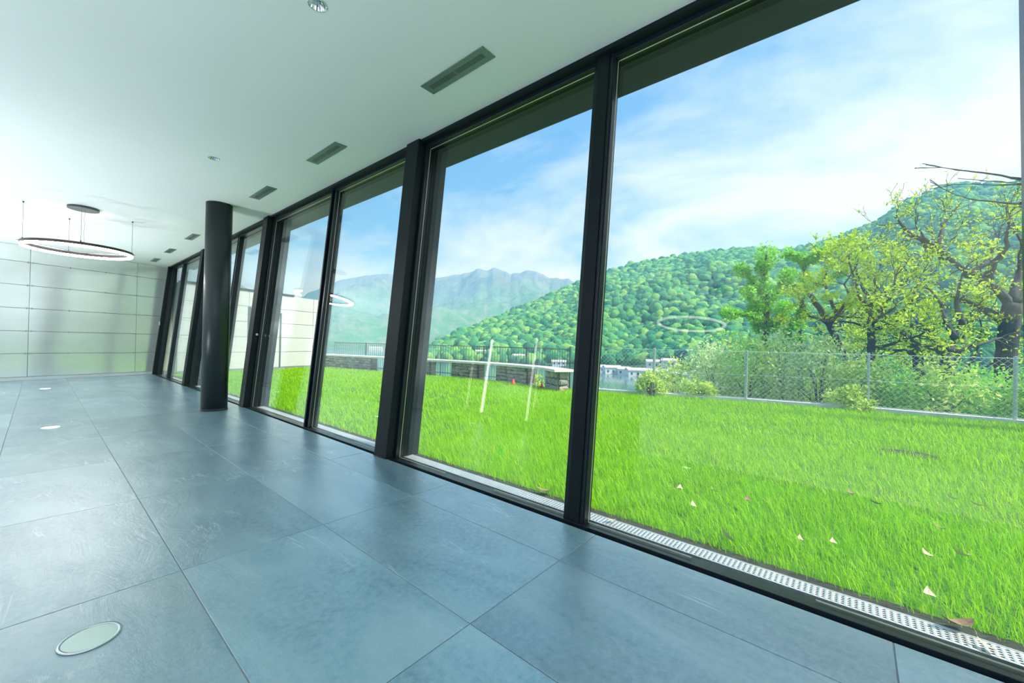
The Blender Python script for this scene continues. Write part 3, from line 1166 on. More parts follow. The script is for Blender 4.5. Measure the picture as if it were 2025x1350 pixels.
zones = [((2.20, 3.6), (-1.6, 3.4), 5200, 0.062, 0.0034), ((3.6, 5.4), (-2.4, 4.5), 2600, 0.060, 0.0046), ((5.4, 9.7), (-3.6, 6.0), 1300, 0.056, 0.0068), ((2.20, 3.6), (3.4, 13.9), 1700, 0.058, 0.0052), ((3.6, 8.4), (4.5, 15.4), 800, 0.056, 0.0085)]
V, Q, S = [], [], []
off = 0
for (xr, yr, dens, hm, wd) in zones:
    n = int((xr[1] - xr[0]) * (yr[1] - yr[0]) * dens)
    px = xr[0] + (xr[1] - xr[0]) * rng.random(n)
    py = yr[0] + (yr[1] - yr[0]) * rng.random(n)
    ok = inside(px, py, grass_poly) & (px > 2.222 + 0.07 * rng.random(n)) & (py < (WOFF - WN.x * px) / WN.y - 0.12)
    # sunken bare patch in the lawn
    hole = ((px - 5.80) / 0.16) ** 2 + ((py + 0.43) / 0.22) ** 2 < 1.0
    ok &= ~(hole & (rng.random(n) < 0.8))
    px, py = px[ok], py[ok]
    edge = np.clip((px - 2.2) / 0.22, 0.35, 1.0)
    v, q, s = grass(px, py, hm, wd)
    V.append(v)
    Q.append(q + off)
    S.append(s)
    off += len(v)
gr = np_mesh('grass', np.concatenate(V), np.concatenate(Q), np.concatenate(S), M['grass'])
gr['kind'] = 'stuff'
gr['label'] = 'bright green uncut grass of the lawn'
gr['category'] = 'grass'
b = MB()
b.prism([(5.80 + 0.17 * math.cos(a), -0.43 + 0.23 * math.sin(a)) for a in np.linspace(0, 2 * PI, 15)[:-1]], LZ - 0.02, LZ + 0.002)
struct(b.build('ground_bare_patch', M['soil']), 'dark bare patch in the lawn')

# garden wall outside: continuation of the far wall
S_END = 11.25
b = MB()
b.quadbox([WP(6.35, -0.2, 0.012), WP(S_END - 0.01, -0.2, 0.012), WP(S_END - 0.01, -0.2, 0.22), WP(6.35, -0.2, 0.22), WP(6.35, 2.47, 0.012), WP(S_END - 0.01, 2.47, 0.012), WP(S_END - 0.01, 2.47, 0.22), WP(6.35, 2.47, 0.22)])
gwall = struct(b.build('wall_garden', M['panel_back']), 'white panelled garden wall carrying on from the far wall')
M['panel_out'] = pbr('white_cladding', (0.62, 0.65, 0.65), 0.45, spec=0.4, vary=0.03, vary_scale=1.2)
GS = [6.40, 7.25, 8.33, 9.41, 10.72, S_END]
GR = [0.03, 0.55, 1.034, 1.515, 2.0, 2.485]
for i in range(len(GS) - 1):
    for j in range(len(GR) - 1):
        wall_panel(GS[i], GS[i + 1], GR[j], GR[j + 1], gwall, M['panel_out'], gap=0.007)
b = MB()
b.quadbox([WP(6.40, -0.1, -0.004), WP(S_END, -0.1, -0.004), WP(S_END, -0.1, 0.012), WP(6.40, -0.1, 0.012), WP(6.40, 0.028, -0.004), WP(S_END, 0.028, -0.004), WP(S_END, 0.028, 0.012), WP(6.40, 0.028, 0.012)])
b.build('plinth', M['panel_back'], gwall)
b = MB()
b.quadbox([WP(6.5, 2.487, -0.03), WP(9.9, 2.487, -0.03), WP(9.9, 2.487, 0.25), WP(6.5, 2.487, 0.25), WP(6.5, 2.545, -0.03), WP(9.9, 2.545, -0.03), WP(9.9, 2.505, 0.25), WP(6.5, 2.545, 0.25)])
b.build('coping', M['dark_metal'], gwall)
b = MB()
b.quadbox([WP(7.3, 2.55, 0.0), WP(8.25, 2.55, 0.0), WP(8.25, 2.55, 0.3), WP(7.3, 2.55, 0.3), WP(7.3, 2.66, 0.05), WP(8.1, 2.66, 0.05), WP(8.1, 2.66, 0.3), WP(7.3, 2.66, 0.3)])
roof_box = b.build('roof_vent_box', M['vent'])
tag(roof_box, 'dark low ventilation box on top of the garden wall', 'vent box')
# slim dark upright strips on the garden wall
for (s, w, z0, z1, lab) in ((8.34, 0.090, 0.1, 1.985, 'wide upright dark strip on the white garden wall, left of the leaning post'), (9.41, 0.045, 0.03, 1.87, 'thin upright dark strip on the white garden wall, right of the leaning post')):
    b = MB()
    b.quadbox([WP(s - w / 2, z0, -0.03), WP(s + w / 2, z0, -0.03), WP(s + w / 2, z0, -0.001), WP(s - w / 2, z0, -0.001), WP(s - w / 2, z1, -0.03), WP(s + w / 2, z1, -0.03), WP(s + w / 2, z1, -0.001), WP(s - w / 2, z1, -0.001)])
    o = b.build('wall_strip', M['iron'])
    tag(o, lab, 'wall strip', 'dark strips on the garden wall')


# ------------------------------------------------------------------ stone bench wall: piers of field stone carrying pale coping slabs
def poly_at(line, d):
    for i in range(len(line) - 1):
        a, c = Vector(line[i]), Vector(line[i + 1])
        L = (c - a).length
        if d <= L or i == len(line) - 2:
            return a + (c - a) * (d / L), (c - a).normalized()
        d -= L


LEN = sum((Vector(WALL_LINE[i + 1]) - Vector(WALL_LINE[i])).length for i in range(len(WALL_LINE) - 1))


def dist_for_px(px):
    """Distance along the wall line at which it crosses the direction of azimuth px (degrees)."""
    best = None
    for q in range(600):
        d = LEN * q / 599
        p, _t = poly_at(WALL_LINE, d)
        a = math.degrees(math.atan2(p.x, p.y))
        if best is None or abs(a - px) < best[0]:
            best = (abs(a - px), d)
    return best[1]


swall = thing('stone_wall', 'low field stone wall with gaps under a pale coping at the lawn edge', 'wall', (7.9, 9.0, 0))
kids = []
PIERS = [(23.5, 30.3), (33.5, 38.05), (41.05, 44.75), (47.3, 51.65)]
stone_n = 0


def stone_mesh(w, h, dpt):
    bm = bmesh.new()
    bmesh.ops.create_cube(bm, size=1.0)
    for v in bm.verts:
        v.co.x *= w
        v.co.y *= dpt
        v.co.z *= h
    bmesh.ops.bevel(bm, geom=list(bm.edges), offset=min(w, h) * 0.22, segments=1, affect='EDGES')
    for v in bm.verts:
        v.co += Vector((random.uniform(-1, 1) * w * 0.06, random.uniform(-1, 1) * 0.012, random.uniform(-1, 1) * h * 0.07))
    me = bpy.data.meshes.new('stone')
    bm.to_mesh(me)
    bm.free()
    me.materials.append(M['stone'])
    return me


def pier(d0, d1, height, rows, step, label=None):
    """One stretch of stonework between two distances along the wall line."""
    global stone_n
    n = max(1, int((d1 - d0) / 0.5))
    b = MB()
    for k in range(n):
        a0, a1 = d0 + (d1 - d0) * k / n, d0 + (d1 - d0) * (k + 1) / n
        p0, t0 = poly_at(WALL_LINE, a0)
        p1, t1 = poly_at(WALL_LINE, a1)
        n0, n1 = Vector((-t0.y, t0.x)), Vector((-t1.y, t1.x))   # towards the lake
        f0, f1 = p0 + n0 * 0.03, p1 + n1 * 0.03
        g0, g1 = p0 + n0 * 0.30, p1 + n1 * 0.30
        b.quadbox([(f0.x, f0.y, -0.12), (g0.x, g0.y, -0.12), (g1.x, g1.y, -0.12), (f1.x, f1.y, -0.12), (f0.x, f0.y, height), (g0.x, g0.y, height), (g1.x, g1.y, height), (f1.x, f1.y, height)])
    pr = b.build('pier', M['mortar'])
    kids.append(pr)
    zz = -0.06
    hh = (height + 0.06) / rows
    for rw in range(rows):
        d = d0 + 0.01
        while d < d1 - 0.06:
            w = min(step * random.uniform(0.6, 1.5), d1 - d - 0.005)
            hs = hh * random.uniform(0.82, 1.02)
            p, tt = poly_at(WALL_LINE, d + w / 2)
            nn = Vector((-tt.y, tt.x))
            o = link('stone', stone_mesh(w * 0.94, hs * 0.92, 0.11), pr)
            q = p + nn * 0.055
            o.location = (q.x, q.y, zz + hh / 2 + random.uniform(-0.012, 0.012))
            o.rotation_euler = (0, random.uniform(-0.09, 0.09), math.atan2(tt.y, tt.x))
            stone_n += 1
            d += w
        zz += hh
    # two stones on each end face
    for dd, sgn in ((d0, -1), (d1, 1)):
        p, tt = poly_at(WALL_LINE, dd)
        nn = Vector((-tt.y, tt.x))
        zz = -0.06
        for rw in range(rows):
            o = link('stone', stone_mesh(0.22, hh * 0.9, 0.05), pr)
            q = p + nn * 0.19 + tt * (sgn * 0.012)
            o.location = (q.x, q.y, zz + hh / 2)
            o.rotation_euler = (0, 0, math.atan2(tt.y, tt.x) + PI / 2)
            zz += hh


for (a0, a1) in PIERS:
    pier(dist_for_px(a0), dist_for_px(a1), 0.40, 5, 0.20)
d_end0 = dist_for_px(54.3)
pier(d_end0, LEN, 0.40, 3, 0.24)
# coping slabs
nslab = 12
for k in range(nslab):
    a0, a1 = LEN * k / nslab + 0.004, LEN * (k + 1) / nslab - 0.004
    b = MB()
    p0, t0 = poly_at(WALL_LINE, a0)
    p1, t1 = poly_at(WALL_LINE, a1)
    n0, n1 = Vector((-t0.y, t0.x)), Vector((-t1.y, t1.x))
    ins = 0.05 if k < nslab - 1 else 0.09
    f0, f1 = p0 - n0 * 0.05, p1 - n1 * ins
    g0, g1 = p0 + n0 * 0.38, p1 + n1 * 0.38
    if k == nslab - 1:
        f1 = f1 + t1 * 0.12
        g1 = g1 + t1 * 0.12
    b.quadbox([(f0.x, f0.y, 0.402), (g0.x, g0.y, 0.402), (g1.x, g1.y, 0.402), (f1.x, f1.y, 0.402), (f0.x, f0.y, 0.465), (g0.x, g0.y, 0.465), (g1.x, g1.y, 0.465), (f1.x, f1.y, 0.465)])
    kids.append(b.build('coping_slab', M['coping'], bevel=0.008))
local_parent(kids, swall)

# iron railing behind the wall
rail_line = [(x + 0.62, y + 0.25) for x, y in WALL_LINE[:-1]] + [(8.12, 5.10)]
rl = thing('iron_railing', 'thin dark iron railing with upright bars behind the stone wall', 'railing', (8.5, 9.0, -0.2))
kids = []
RL = sum((Vector(rail_line[i + 1]) - Vector(rail_line[i])).length for i in range(len(rail_line) - 1))
for z in (0.90, 0.02):
    b = MB()
    for i in range(len(rail_line) - 1):
        (x0, y0), (x1, y1) = rail_line[i], rail_line[i + 1]
        b.tube([(x0, y0, z), (x1, y1, z)], 0.012, 4)
    kids.append(b.build('rail', M['iron']))
b = MB()
b.box(-0.0045, 0.0045, -0.0045, 0.0045, -0.05, 0.90)
bar = b.mesh('bar', M['iron'])
nb = int(RL / 0.105)
for k in range(nb + 1):
    p, tt = poly_at(rail_line, RL * k / nb)
    o = link('bar', bar)
    o.location = (p.x, p.y, 0)
    kids.append(o)
b = MB()
b.tube([(8.12, 5.10, -0.3), (8.12, 5.10, 0.97)], 0.02, 8)
b.tube([(8.12, 5.10, 0.62), (8.30, 4.80, 0.50), (8.36, 4.70, 0.2)], 0.014, 6)
kids.append(b.build('end_post', M['iron']))
for k in range(1, 6):
    p, tt = poly_at(rail_line, RL * k / 6)
    b = MB()
    b.tube([(p.x, p.y, -0.6), (p.x, p.y, 0.92)], 0.018, 6)
    kids.append(b.build('post', M['iron']))
local_parent(kids, rl)

# ------------------------------------------------------------------ chain-link fence on a concrete kerb
fn = thing('chain_link_fence', 'galvanised chain-link fence on a pale kerb at the lawn edge', 'fence', (9.0, 1.6, 0))
kids = []
for i, (x, y) in enumerate(FENCE):
    b = MB()
    th2 = 0.030
    b.box(x - th2, x + th2, y - 0.020, y + 0.020, -0.1, 0.985)
    b.box(x - th2 - 0.006, x - th2, y - 0.010, y + 0.010, -0.1, 0.98)
    kids.append(b.build('post', M['galv'], bevel=0.004))
for (p0, p1) in (((8.12, 4.72, 0.62), (8.33, 4.42, 0.0)), ((8.33, 4.42, 0.0), (8.36, 4.36, -0.05))):
    b = MB()
    b.tube([p0, p1], 0.016, 6)
    kids.append(b.build('brace', M['galv']))
for z in (0.955, 0.50, 0.06):
    b = MB()
    for i in range(len(FENCE) - 1):
        (x0, y0), (x1, y1) = FENCE[i], FENCE[i + 1]
        b.tube([(x0 - 0.034, y0, z), (x1 - 0.034, y1, z)], 0.0030, 4)
    kids.append(b.build('line_wire', M['galv_wire']))
b = MB()
FL = sum((Vector(FENCE[i + 1]) - Vector(FENCE[i])).length for i in range(len(FENCE) - 1))
zb, zt2 = 0.03, 0.955
PX, PZ = 0.086, 0.084
nw = int(FL / PX)


def fence_pt(d, z):
    p, tt = poly_at(FENCE, max(0.0, min(FL - 1e-4, d)))
    return (p.x - 0.034, p.y, z)


steps = (zt2 - zb) / (PZ / 2) * (PX / 2)          # run along the fence for the full height
for k in range(-int(steps / PX) - 1, nw + 1):
    for sg in (1, -1):
        d0 = k * PX if sg > 0 else k * PX + steps
        pts = []
        nseg = 5
        for q in range(nseg + 1):
            d = d0 + sg * steps * q / nseg
            pts.append((d, zb + (zt2 - zb) * q / nseg))
        for (da, za), (dc, zc2) in zip(pts[:-1], pts[1:]):
            if min(da, dc) < 0 or max(da, dc) > FL:
                continue
            b.tube([fence_pt(da, za), fence_pt(dc, zc2)], 0.0022, 3, cap=False)
wm = b.build('wire_mesh', M['galv_wire'])
wm['kind'] = 'stuff'
kids.append(wm)
b = MB()
for i in range(len(FENCE) - 1):
    (x0, y0), (x1, y1) = FENCE[i], FENCE[i + 1]
    b.quadbox([(x0 - 0.075, y0, -0.2), (x0 + 0.075, y0, -0.2), (x1 + 0.075, y1, -0.2), (x1 - 0.075, y1, -0.2), (x0 - 0.075, y0, 0.035), (x0 + 0.075, y0, 0.035), (x1 + 0.075, y1, 0.035), (x1 - 0.075, y1, 0.035)])
kids.append(b.build('kerb', M['concrete']))
local_parent(kids, fn)


# ------------------------------------------------------------------ fallen leaves, upright green blades, red cones
def leaf_blade(L, Wd, curl, mat, name='fallen_leaf'):
    n = 7
    v, f = [], []
    for i in range(n):
        t = i / (n - 1)
        w = Wd * math.sin(PI * min(1, max(0.02, t)) ** 0.8) * 0.5 + 0.0006
        z = curl * L * (t - 0.5) ** 2
        v += [(L * (t - 0.5), -w, z + 0.25 * w), (L * (t - 0.5), 0, z), (L * (t - 0.5), w, z + 0.25 * w)]
    for i in range(n - 1):
        for s in (0, 1):
            a = i * 3 + s
            f.append((a, a + 3, a + 4, a + 1))
    me = bpy.data.meshes.new(name)
    me.from_pydata(v, [], f)
    me.materials.append(mat)
    return me


LEAVES = [(2.33, 0.50, 0.095, 1.25, 1.1, 'dry_leaf', 'large pale fallen leaf standing on edge at the lawn border'),
          (2.55, 0.20, 0.05, 0.3, 0.3, 'dry_leaf', 'pale fallen leaf in the grass right of the large upright leaf'),
          (2.62, 0.07, 0.060, 0.2, 0.15, 'dry_leaf', 'flat pale leaf pair companion lying in the near grass'),
          (2.78, -0.28, 0.07, 0.6, 0.2, 'dry_leaf', 'pale fallen leaf left of the curled one near the right edge'),
          (2.89, -0.41, 0.09, 2.4, 0.5, 'dry_leaf', 'curled pale fallen leaf near the right edge of the lawn'),
          (2.33, -0.24, 0.075, 0.1, 0.1, 'dry_leaf', 'flat pale fallen leaf close above the right part of the grate'),
          (3.61, 0.01, 0.075, 0.4, 0.3, 'brown_leaf', 'brownish fallen leaf in the middle of the lawn'),
          (3.48, -0.12, 0.075, 2.0, 0.4, 'brown_leaf', 'brown fallen leaf just right of the mid-lawn one'),
          (4.00, -0.50, 0.08, 1.0, 0.6, 'dry_leaf', 'tan fallen leaf at far right of the lawn'),
          (3.92, -0.61, 0.08, 1.9, 0.5, 'dry_leaf', 'tan fallen leaf at the very right of the lawn'),
          (2.96, 0.51, 0.07, 0.2, 0.2, 'brown_leaf', 'dark curled leaf lying in the near grass'),
          (2.87, 0.90, 0.08, 0.3, 0.1, 'dry_leaf', 'flat pale leaf in the grass right of the black mullion'),
          (3.00, 0.72, 0.06, 1.2, 0.6, 'dry_leaf', 'small upright pale leaf beside the flat pale one'),
          (2.62, 0.74, 0.07, 0.6, 0.3, 'dry_leaf', 'pinkish tan leaf in the grass near the mullion'),
          (3.26, -0.37, 0.06, 0.9, 0.2, 'brown_leaf', 'small dark leaf in the right part of the lawn'),
          (2.235, 1.59, 0.13, 2.0, 0.2, 'brown_leaf', 'large brown leaf lying at the grate left of the mullion'),
          (2.14, 1.05, 0.06, 2.2, 0.2, 'dry_leaf', 'tan leaf lying on the grate right of the mullion'),
          (2.12, -0.355, 0.055, 0.9, 0.3, 'dry_leaf', 'crumpled tan leaf lying on the grate at lower right'),
          (2.20, -0.30, 0.12, 2.3, 0.2, 'brown_leaf', 'long brown leaf on the soil edge at lower right')]
for (x, y, L, rz, tilt, mt, lab) in LEAVES:
    me = leaf_blade(L, L * 0.46, 0.9, M[mt])
    o = link('fallen_leaf', me)
    on_grate = x < 2.195
    o.location = (x, y, 0.004 if on_grate else (0.010 if x < 2.26 else 0.035))
    o.rotation_euler = (tilt * 0.9, -tilt * 0.6, rz)
    tag(o, lab, 'leaf', 'fallen leaves on the lawn')

t = thing('green_blades', 'bright green pair of blades standing in the lawn near the window', 'plant', (2.68, 2.38, LZ))  # pair of thin bright green blades set upright in the grass
for (dx_, L, w, lean) in ((-0.012, 0.155, 0.022, -0.02), (0.014, 0.13, 0.014, 0.014)):
    b = MB()
    n = 7
    for i in range(n):
        q = i / (n - 1)
        ww = w * (1 - q) ** 0.7 * (0.55 + 0.9 * q * (1 - q) * 2) * 0.5 + 0.0004
        xx = dx_ * 0.6 + lean * (1 - q) * 0.8
        b.v += [(xx * 0.73 - ww * 0.7, -xx * 0.68 + ww * 0.7, L * q), (xx * 0.73 + ww * 0.7, -xx * 0.68 - ww * 0.7, L * q)]
    for i in range(n - 1):
        b.f.append((2 * i, 2 * i + 1, 2 * i + 3, 2 * i + 2))
    b.build('blade', M['blade_green'], t)

for (x, y, h, r, lab) in ((7.78, 5.62, 0.17, 0.050, 'small red cone standing on the lawn beside the end of the stone wall'), (7.95, 6.62, 0.15, 0.075, 'small broad red cone in front of the stone wall, left of the narrow one')):
    t = thing('red_cone', lab, 'cone', (x - 0.22, y - 0.12, -0.03), 'red cones by the stone wall')  # small red cone on a square base
    b = MB()
    b.lathe([(r, 0.02), (r * 0.55, h * 0.5), (r * 0.2, h), (0.0, h)], sides=16)
    b.build('cone', M['red_plastic'], t, smooth=True)
    b = MB()
    b.box(-r * 1.1, r * 1.1, -r * 1.1, r * 1.1, 0, 0.02)
    b.build('base', M['red_plastic'], t)


# ================================================================== TREES AND SHRUBS
def rand_unit():
    v = Vector((random.gauss(0, 1), random.gauss(0, 1), random.gauss(0, 1)))
    return v.normalized()


def leaves_mesh(name, centres, size, mat, parent, up=0.35):
    """Pointed leaf cards (two triangles each) at the given points."""
    c = np.asarray(centres, dtype=np.float64)
    n = len(c)
    a = rng.normal(size=(n, 3))
    a /= np.linalg.norm(a, axis=1)[:, None]
    nrm = rng.normal(size=(n, 3)) + np.array([0, 0, up * 3])
    bb = np.cross(a, nrm)
    bb /= np.linalg.norm(bb, axis=1)[:, None] + 1e-9
    s = size * (0.6 + 0.8 * rng.random(n))[:, None]
    P = np.stack([c - a * s, c + bb * s * 0.52, c + a * s, c - bb * s * 0.52], 1).reshape(-1, 3)
    idx = np.arange(n * 4)
    o = np_mesh(name, P, idx, np.full(n, 4), mat, parent)
    o['kind'] = 'stuff'
    return o


def grow(start, direction, length, radius, depth, cfg, tubes, tips):
    """A wavering branch that forks; tubes gets (points, radii), tips gets leaf anchor points."""
    d = Vector(direction).normalized()
    p = Vector(start)
    n = cfg['seg']
    pts, rad = [p.copy()], [radius]
    for i in range(n):
        d = (d + rand_unit() * cfg['wave'] + Vector((0, 0, cfg['lift'])) * (1 if depth > 0 else 0.4)).normalized()
        if p.z > cfg.get('zmax', 99):
            d = (d - Vector((0, 0, 0.35 + max(0, d.z)))).normalized()
        p = p + d * (length / n)
        pts.append(p.copy())
        rad.append(radius * (1 - 0.45 * (i + 1) / n))
    tubes.append((pts, rad))
    if depth >= cfg['leaf_from']:
        for q in pts[1:]:
            for _ in range(cfg['leaf_n']):
                tips.append(q + rand_unit() * cfg['leaf_r'] * random.random())
    if depth >= cfg['depth']:
        return
    k = cfg['fork'] if depth > 0 else cfg['fork0']
    for j in range(k):
        i = n if j == 0 else random.randint(max(1, n // 2), n)
        base = pts[i]
        dd = (pts[i] - pts[i - 1]).normalized()
        side = rand_unit()
        side = (side - dd * side.dot(dd)).normalized()
        side.z *= cfg['flat']
        ang = cfg['spread'] * random.uniform(0.6, 1.15) * (0.5 if j == 0 and depth > 0 else 1.0)
        nd = dd * math.cos(ang) + side * math.sin(ang)
        grow(base, nd, length * cfg['short'] * random.uniform(0.8, 1.15), rad[i] * (0.78 if j == 0 else 0.62), depth + 1, cfg, tubes, tips)


def az_pt(az, r, z=0.0):
    a = math.radians(az)
    return Vector((r * math.sin(a), r * math.cos(a), z))


def make_tree(name, label, base, trunks, cfg, leaf_mat, leaf_size, seed, group):
    random.seed(seed)
    t = thing(name, label, 'tree', base, group)
    tubes, tips = [], []
    for (off_, d, L, r) in trunks:
        grow(Vector(off_), d, L, r, 0, cfg, tubes, tips)
    tr = MB()
    br = MB()
    for pts, rad in tubes:
        big = rad[0] > cfg.get('trunk_r', 0.06)
        (tr if big else br).tube(pts, [max(0.0035, x) for x in rad], 7 if big else 4, cap=big)
    tr.build('trunk', M['bark'], t, smooth=True)
    o = br.build('branches', M['bark'], t, smooth=True)
    o['kind'] = 'stuff'
    if tips:
        leaves_mesh('leaves', tips, leaf_size, leaf_mat, t)
    return t


spread_cfg = dict(seg=5, wave=0.22, lift=0.03, leaf_from=3, leaf_n=2, leaf_r=0.20, depth=7, fork=2, fork0=4, spread=0.85, flat=0.45, short=0.74, trunk_r=0.036)
TG = 'trees behind the fence'
LIMBS = {
    'T1': [[(100.47, -4.43), (100.38, -0.82), (100.55, 2.36), (100.76, 4.61)],
           [(100.67, 4.39), (99.73, 5.95), (98.88, 6.91), (97.77, 7.78), (96.68, 9.1), (95.93, 9.79), (95.16, 10.53), (94.57, 11.46)],
           [(98.1, 7.37), (98.71, 8.22), (99.31, 8.74), (99.51, 9.71), (99.89, 10.76)],
           [(96.55, 9.22), (96.09, 10.73), (96.31, 11.88), (96.43, 13.03), (96.89, 13.78)],
           [(95.65, 9.92), (94.94, 11.01), (93.77, 11.59), (93.2, 12.43)],
           [(100.76, 4.61), (100.94, 6.38), (101.14, 8.34), (101.24, 9.86), (100.88, 11.66)],
           [(100.4, 2.82), (99.21, 4.01), (98.12, 4.91), (97.32, 5.3), (96.58, 6.07)],
           [(100.54, 3.26), (101.64, 4.55), (102.56, 6.21), (103.06, 8.69)],
           [(100.76, 4.61), (101.76, 6.29), (102.27, 8.82)],
           [(99.19, 6.55), (99.47, 7.67), (100.34, 9.13), (100.47, 10.43)]],
    'T2': [[(96.77, -4.91), (96.81, -1.99), (96.78, -0.03)],
           [(96.79, -0.13), (96.03, 1.33), (95.5, 2.17), (94.25, 2.69), (93.13, 2.97)],
           [(96.79, -0.13), (97.36, 1.44), (97.67, 2.88), (98.45, 4.04)],
           [(96.79, -0.23), (95.87, 0.43), (94.26, 1.31), (93.15, 1.51)],
           [(96.91, 0.21), (98.94, 0.98), (100.12, 1.68)],
           [(97.36, 1.44), (96.68, 2.9), (96.33, 4.87), (95.62, 6.4)],
           [(97.67, 2.88), (97.32, 4.81), (97.62, 6.7)]],
    'T3': [[(95.69, -5.04), (95.02, -2.11), (94.71, -0.1), (94.08, 1.41), (93.22, 2.19), (92.83, 2.87)],
           [(93.22, 2.19), (92.56, 2.98), (92.15, 4.31), (92.91, 5.58), (93.08, 7.12)],
           [(94.72, -0.21), (93.91, 0.28), (92.01, 0.33)],
           [(92.83, 2.87), (91.59, 2.46), (89.95, 3.29), (87.78, 3.9)],
           [(92.56, 2.98), (93.86, 4.5), (94.57, 5.98), (94.91, 7.7)],
           [(92.15, 4.31), (91.14, 5.68), (90.31, 7.34), (89.87, 9.0)]],
    'T4': [[(91.37, -5.03), (91.3, -0.22), (91.27, 2.46), (91.16, 4.61)],
           [(91.3, 0.32), (92.78, 0.88), (94.62, 1.52), (95.33, 1.92)],
           [(91.18, 3.0), (92.35, 3.77), (93.19, 4.52)],
           [(91.16, 4.61), (90.33, 5.73), (89.89, 7.38), (89.45, 9.04)],
           [(91.15, 4.88), (91.93, 6.16), (93.46, 6.83), (94.18, 8.03)],
           [(91.17, 4.07), (91.74, 5.91), (91.52, 7.77), (91.89, 9.3)]],
    'T5': [[(90.28, -5.69), (89.06, -0.3), (87.79, 3.05), (86.63, 5.35), (85.92, 6.53)],
           [(87.8, 2.77), (88.44, 4.16), (89.49, 5.77), (89.04, 7.44), (89.87, 9.0)],
           [(87.34, 3.62), (88.66, 3.87), (90.36, 3.67)],
           [(88.44, 4.16), (87.75, 5.86), (87.28, 7.57), (87.71, 9.21)],
           [(87.79, 3.05), (85.96, 3.94), (85.24, 4.83)]],
}


def limb_tree(key, label, r, radii, twig_step, twig_len, leaf_n, leaf_size, seed, depth=3):
    """A tree whose main limbs follow given bearings and heights at range r; twigs grow from the limbs."""
    random.seed(seed)
    limbs = LIMBS[key]
    base = az_pt(limbs[0][0][0], r, -1.2)
    t = thing('spreading_tree', label, 'tree', base, TG)
    tr, br = MB(), MB()
    tubes, tips = [], []
    cfg = dict(seg=3, wave=0.30, lift=0.05, leaf_from=1, leaf_n=leaf_n, leaf_r=0.10, depth=depth, fork=2, fork0=3, spread=0.70, flat=0.8, short=0.72)
    for li, limb in enumerate(limbs):
        dr0, dr1 = (0.0, 0.0) if li == 0 else (0.0, random.uniform(-1.3, 1.3))
        P = []
        for i, (az, el) in enumerate(limb):
            P.append(az_pt(az, r + dr1 * i / max(1, len(limb) - 1), 1.0 + r * math.tan(math.radians(el))) - base)
        if li == 0:
            P[0] = Vector((0, 0, 0))
        path = []
        for i in range(len(P) - 1):
            n = max(2, int((P[i + 1] - P[i]).length / 0.14))
            for q in range(n):
                path.append(P[i].lerp(P[i + 1], q / n) + rand_unit() * 0.018)
        path.append(P[-1])
        n = len(path)
        ra = radii[0] if li == 0 else radii[1]
        rb = radii[0] * 0.75 if li == 0 else 0.010
        tr.tube(path, [ra + (rb - ra) * (i / n) ** 0.8 for i in range(n)], 7)
        if li == 0:
            continue
        run = 0.0
        for i in range(1, n):
            run += (path[i] - path[i - 1]).length
            if run > twig_step and i > n * 0.18:
                run = 0.0
                d = (path[i] - path[i - 1]).normalized()
                side = rand_unit()
                side = (side - d * side.dot(d)).normalized()
                nd = d * 0.6 + side * 0.8 + Vector((0, 0, 0.15))
                grow(path[i], nd, twig_len * random.uniform(0.6, 1.2), 0.012, 0, cfg, tubes, tips)
        d = (path[-1] - path[-3]).normalized()
        for _ in range(2):
            grow(path[-1], d + rand_unit() * 0.4, twig_len, 0.010, 0, cfg, tubes, tips)
    for pts, rad in tubes:
        br.tube(pts, [max(0.0030, x) for x in rad], 4, cap=False)
    tr.build('trunk', M['bark'], t, smooth=True)
    br.build('twigs', M['bark'], t, smooth=True)['kind'] = 'stuff'
    leaves_mesh('leaves', tips, leaf_size, M['leaf_spring'], t)
    return t


limb_tree('T1', 'large spreading dark-branched tree at the right edge with sparse spring leaves', 13.0, (0.20, 0.095), 0.19, 0.40, 1, 0.030, 11, 3)
limb_tree('T2', 'forked dark tree left of the large spreading one, low open crown', 11.8, (0.13, 0.062), 0.18, 0.34, 1, 0.036, 23)
limb_tree('T3', 'leaning dark-stemmed tree in the middle of the spring-leaved trees', 12.4, (0.11, 0.060), 0.18, 0.34, 1, 0.036, 37)
limb_tree('T4', 'pale green tree with crooked stem above the third fence post', 12.0, (0.09, 0.050), 0.17, 0.32, 1, 0.038, 41)
limb_tree('T5', 'slender leaning tree right of the ivy-clad trees, yellow-green leaves', 12.6, (0.08, 0.048), 0.16, 0.32, 2, 0.036, 53)
make_tree('spreading_tree', 'spring-leaved tree behind the right-hand trees filling the gap', az_pt(97.8, 16.5, -1.5),
          [((0, 0, 0), (0, 0, 1), 1.75, 0.16)], dict(spread_cfg, fork0=5, leaf_n=1, zmax=4.2), M['leaf_spring'], 0.040, 67, TG)
make_tree('spreading_tree', 'light green tree at the back, between the ivy-clad trees and the dark ones', az_pt(92.6, 16.0, -1.6),
          [((0, 0, 0), (0, 0, 1), 1.65, 0.14)], dict(spread_cfg, fork0=5, leaf_n=1, zmax=3.9), M['leaf_spring'], 0.040, 71, TG)


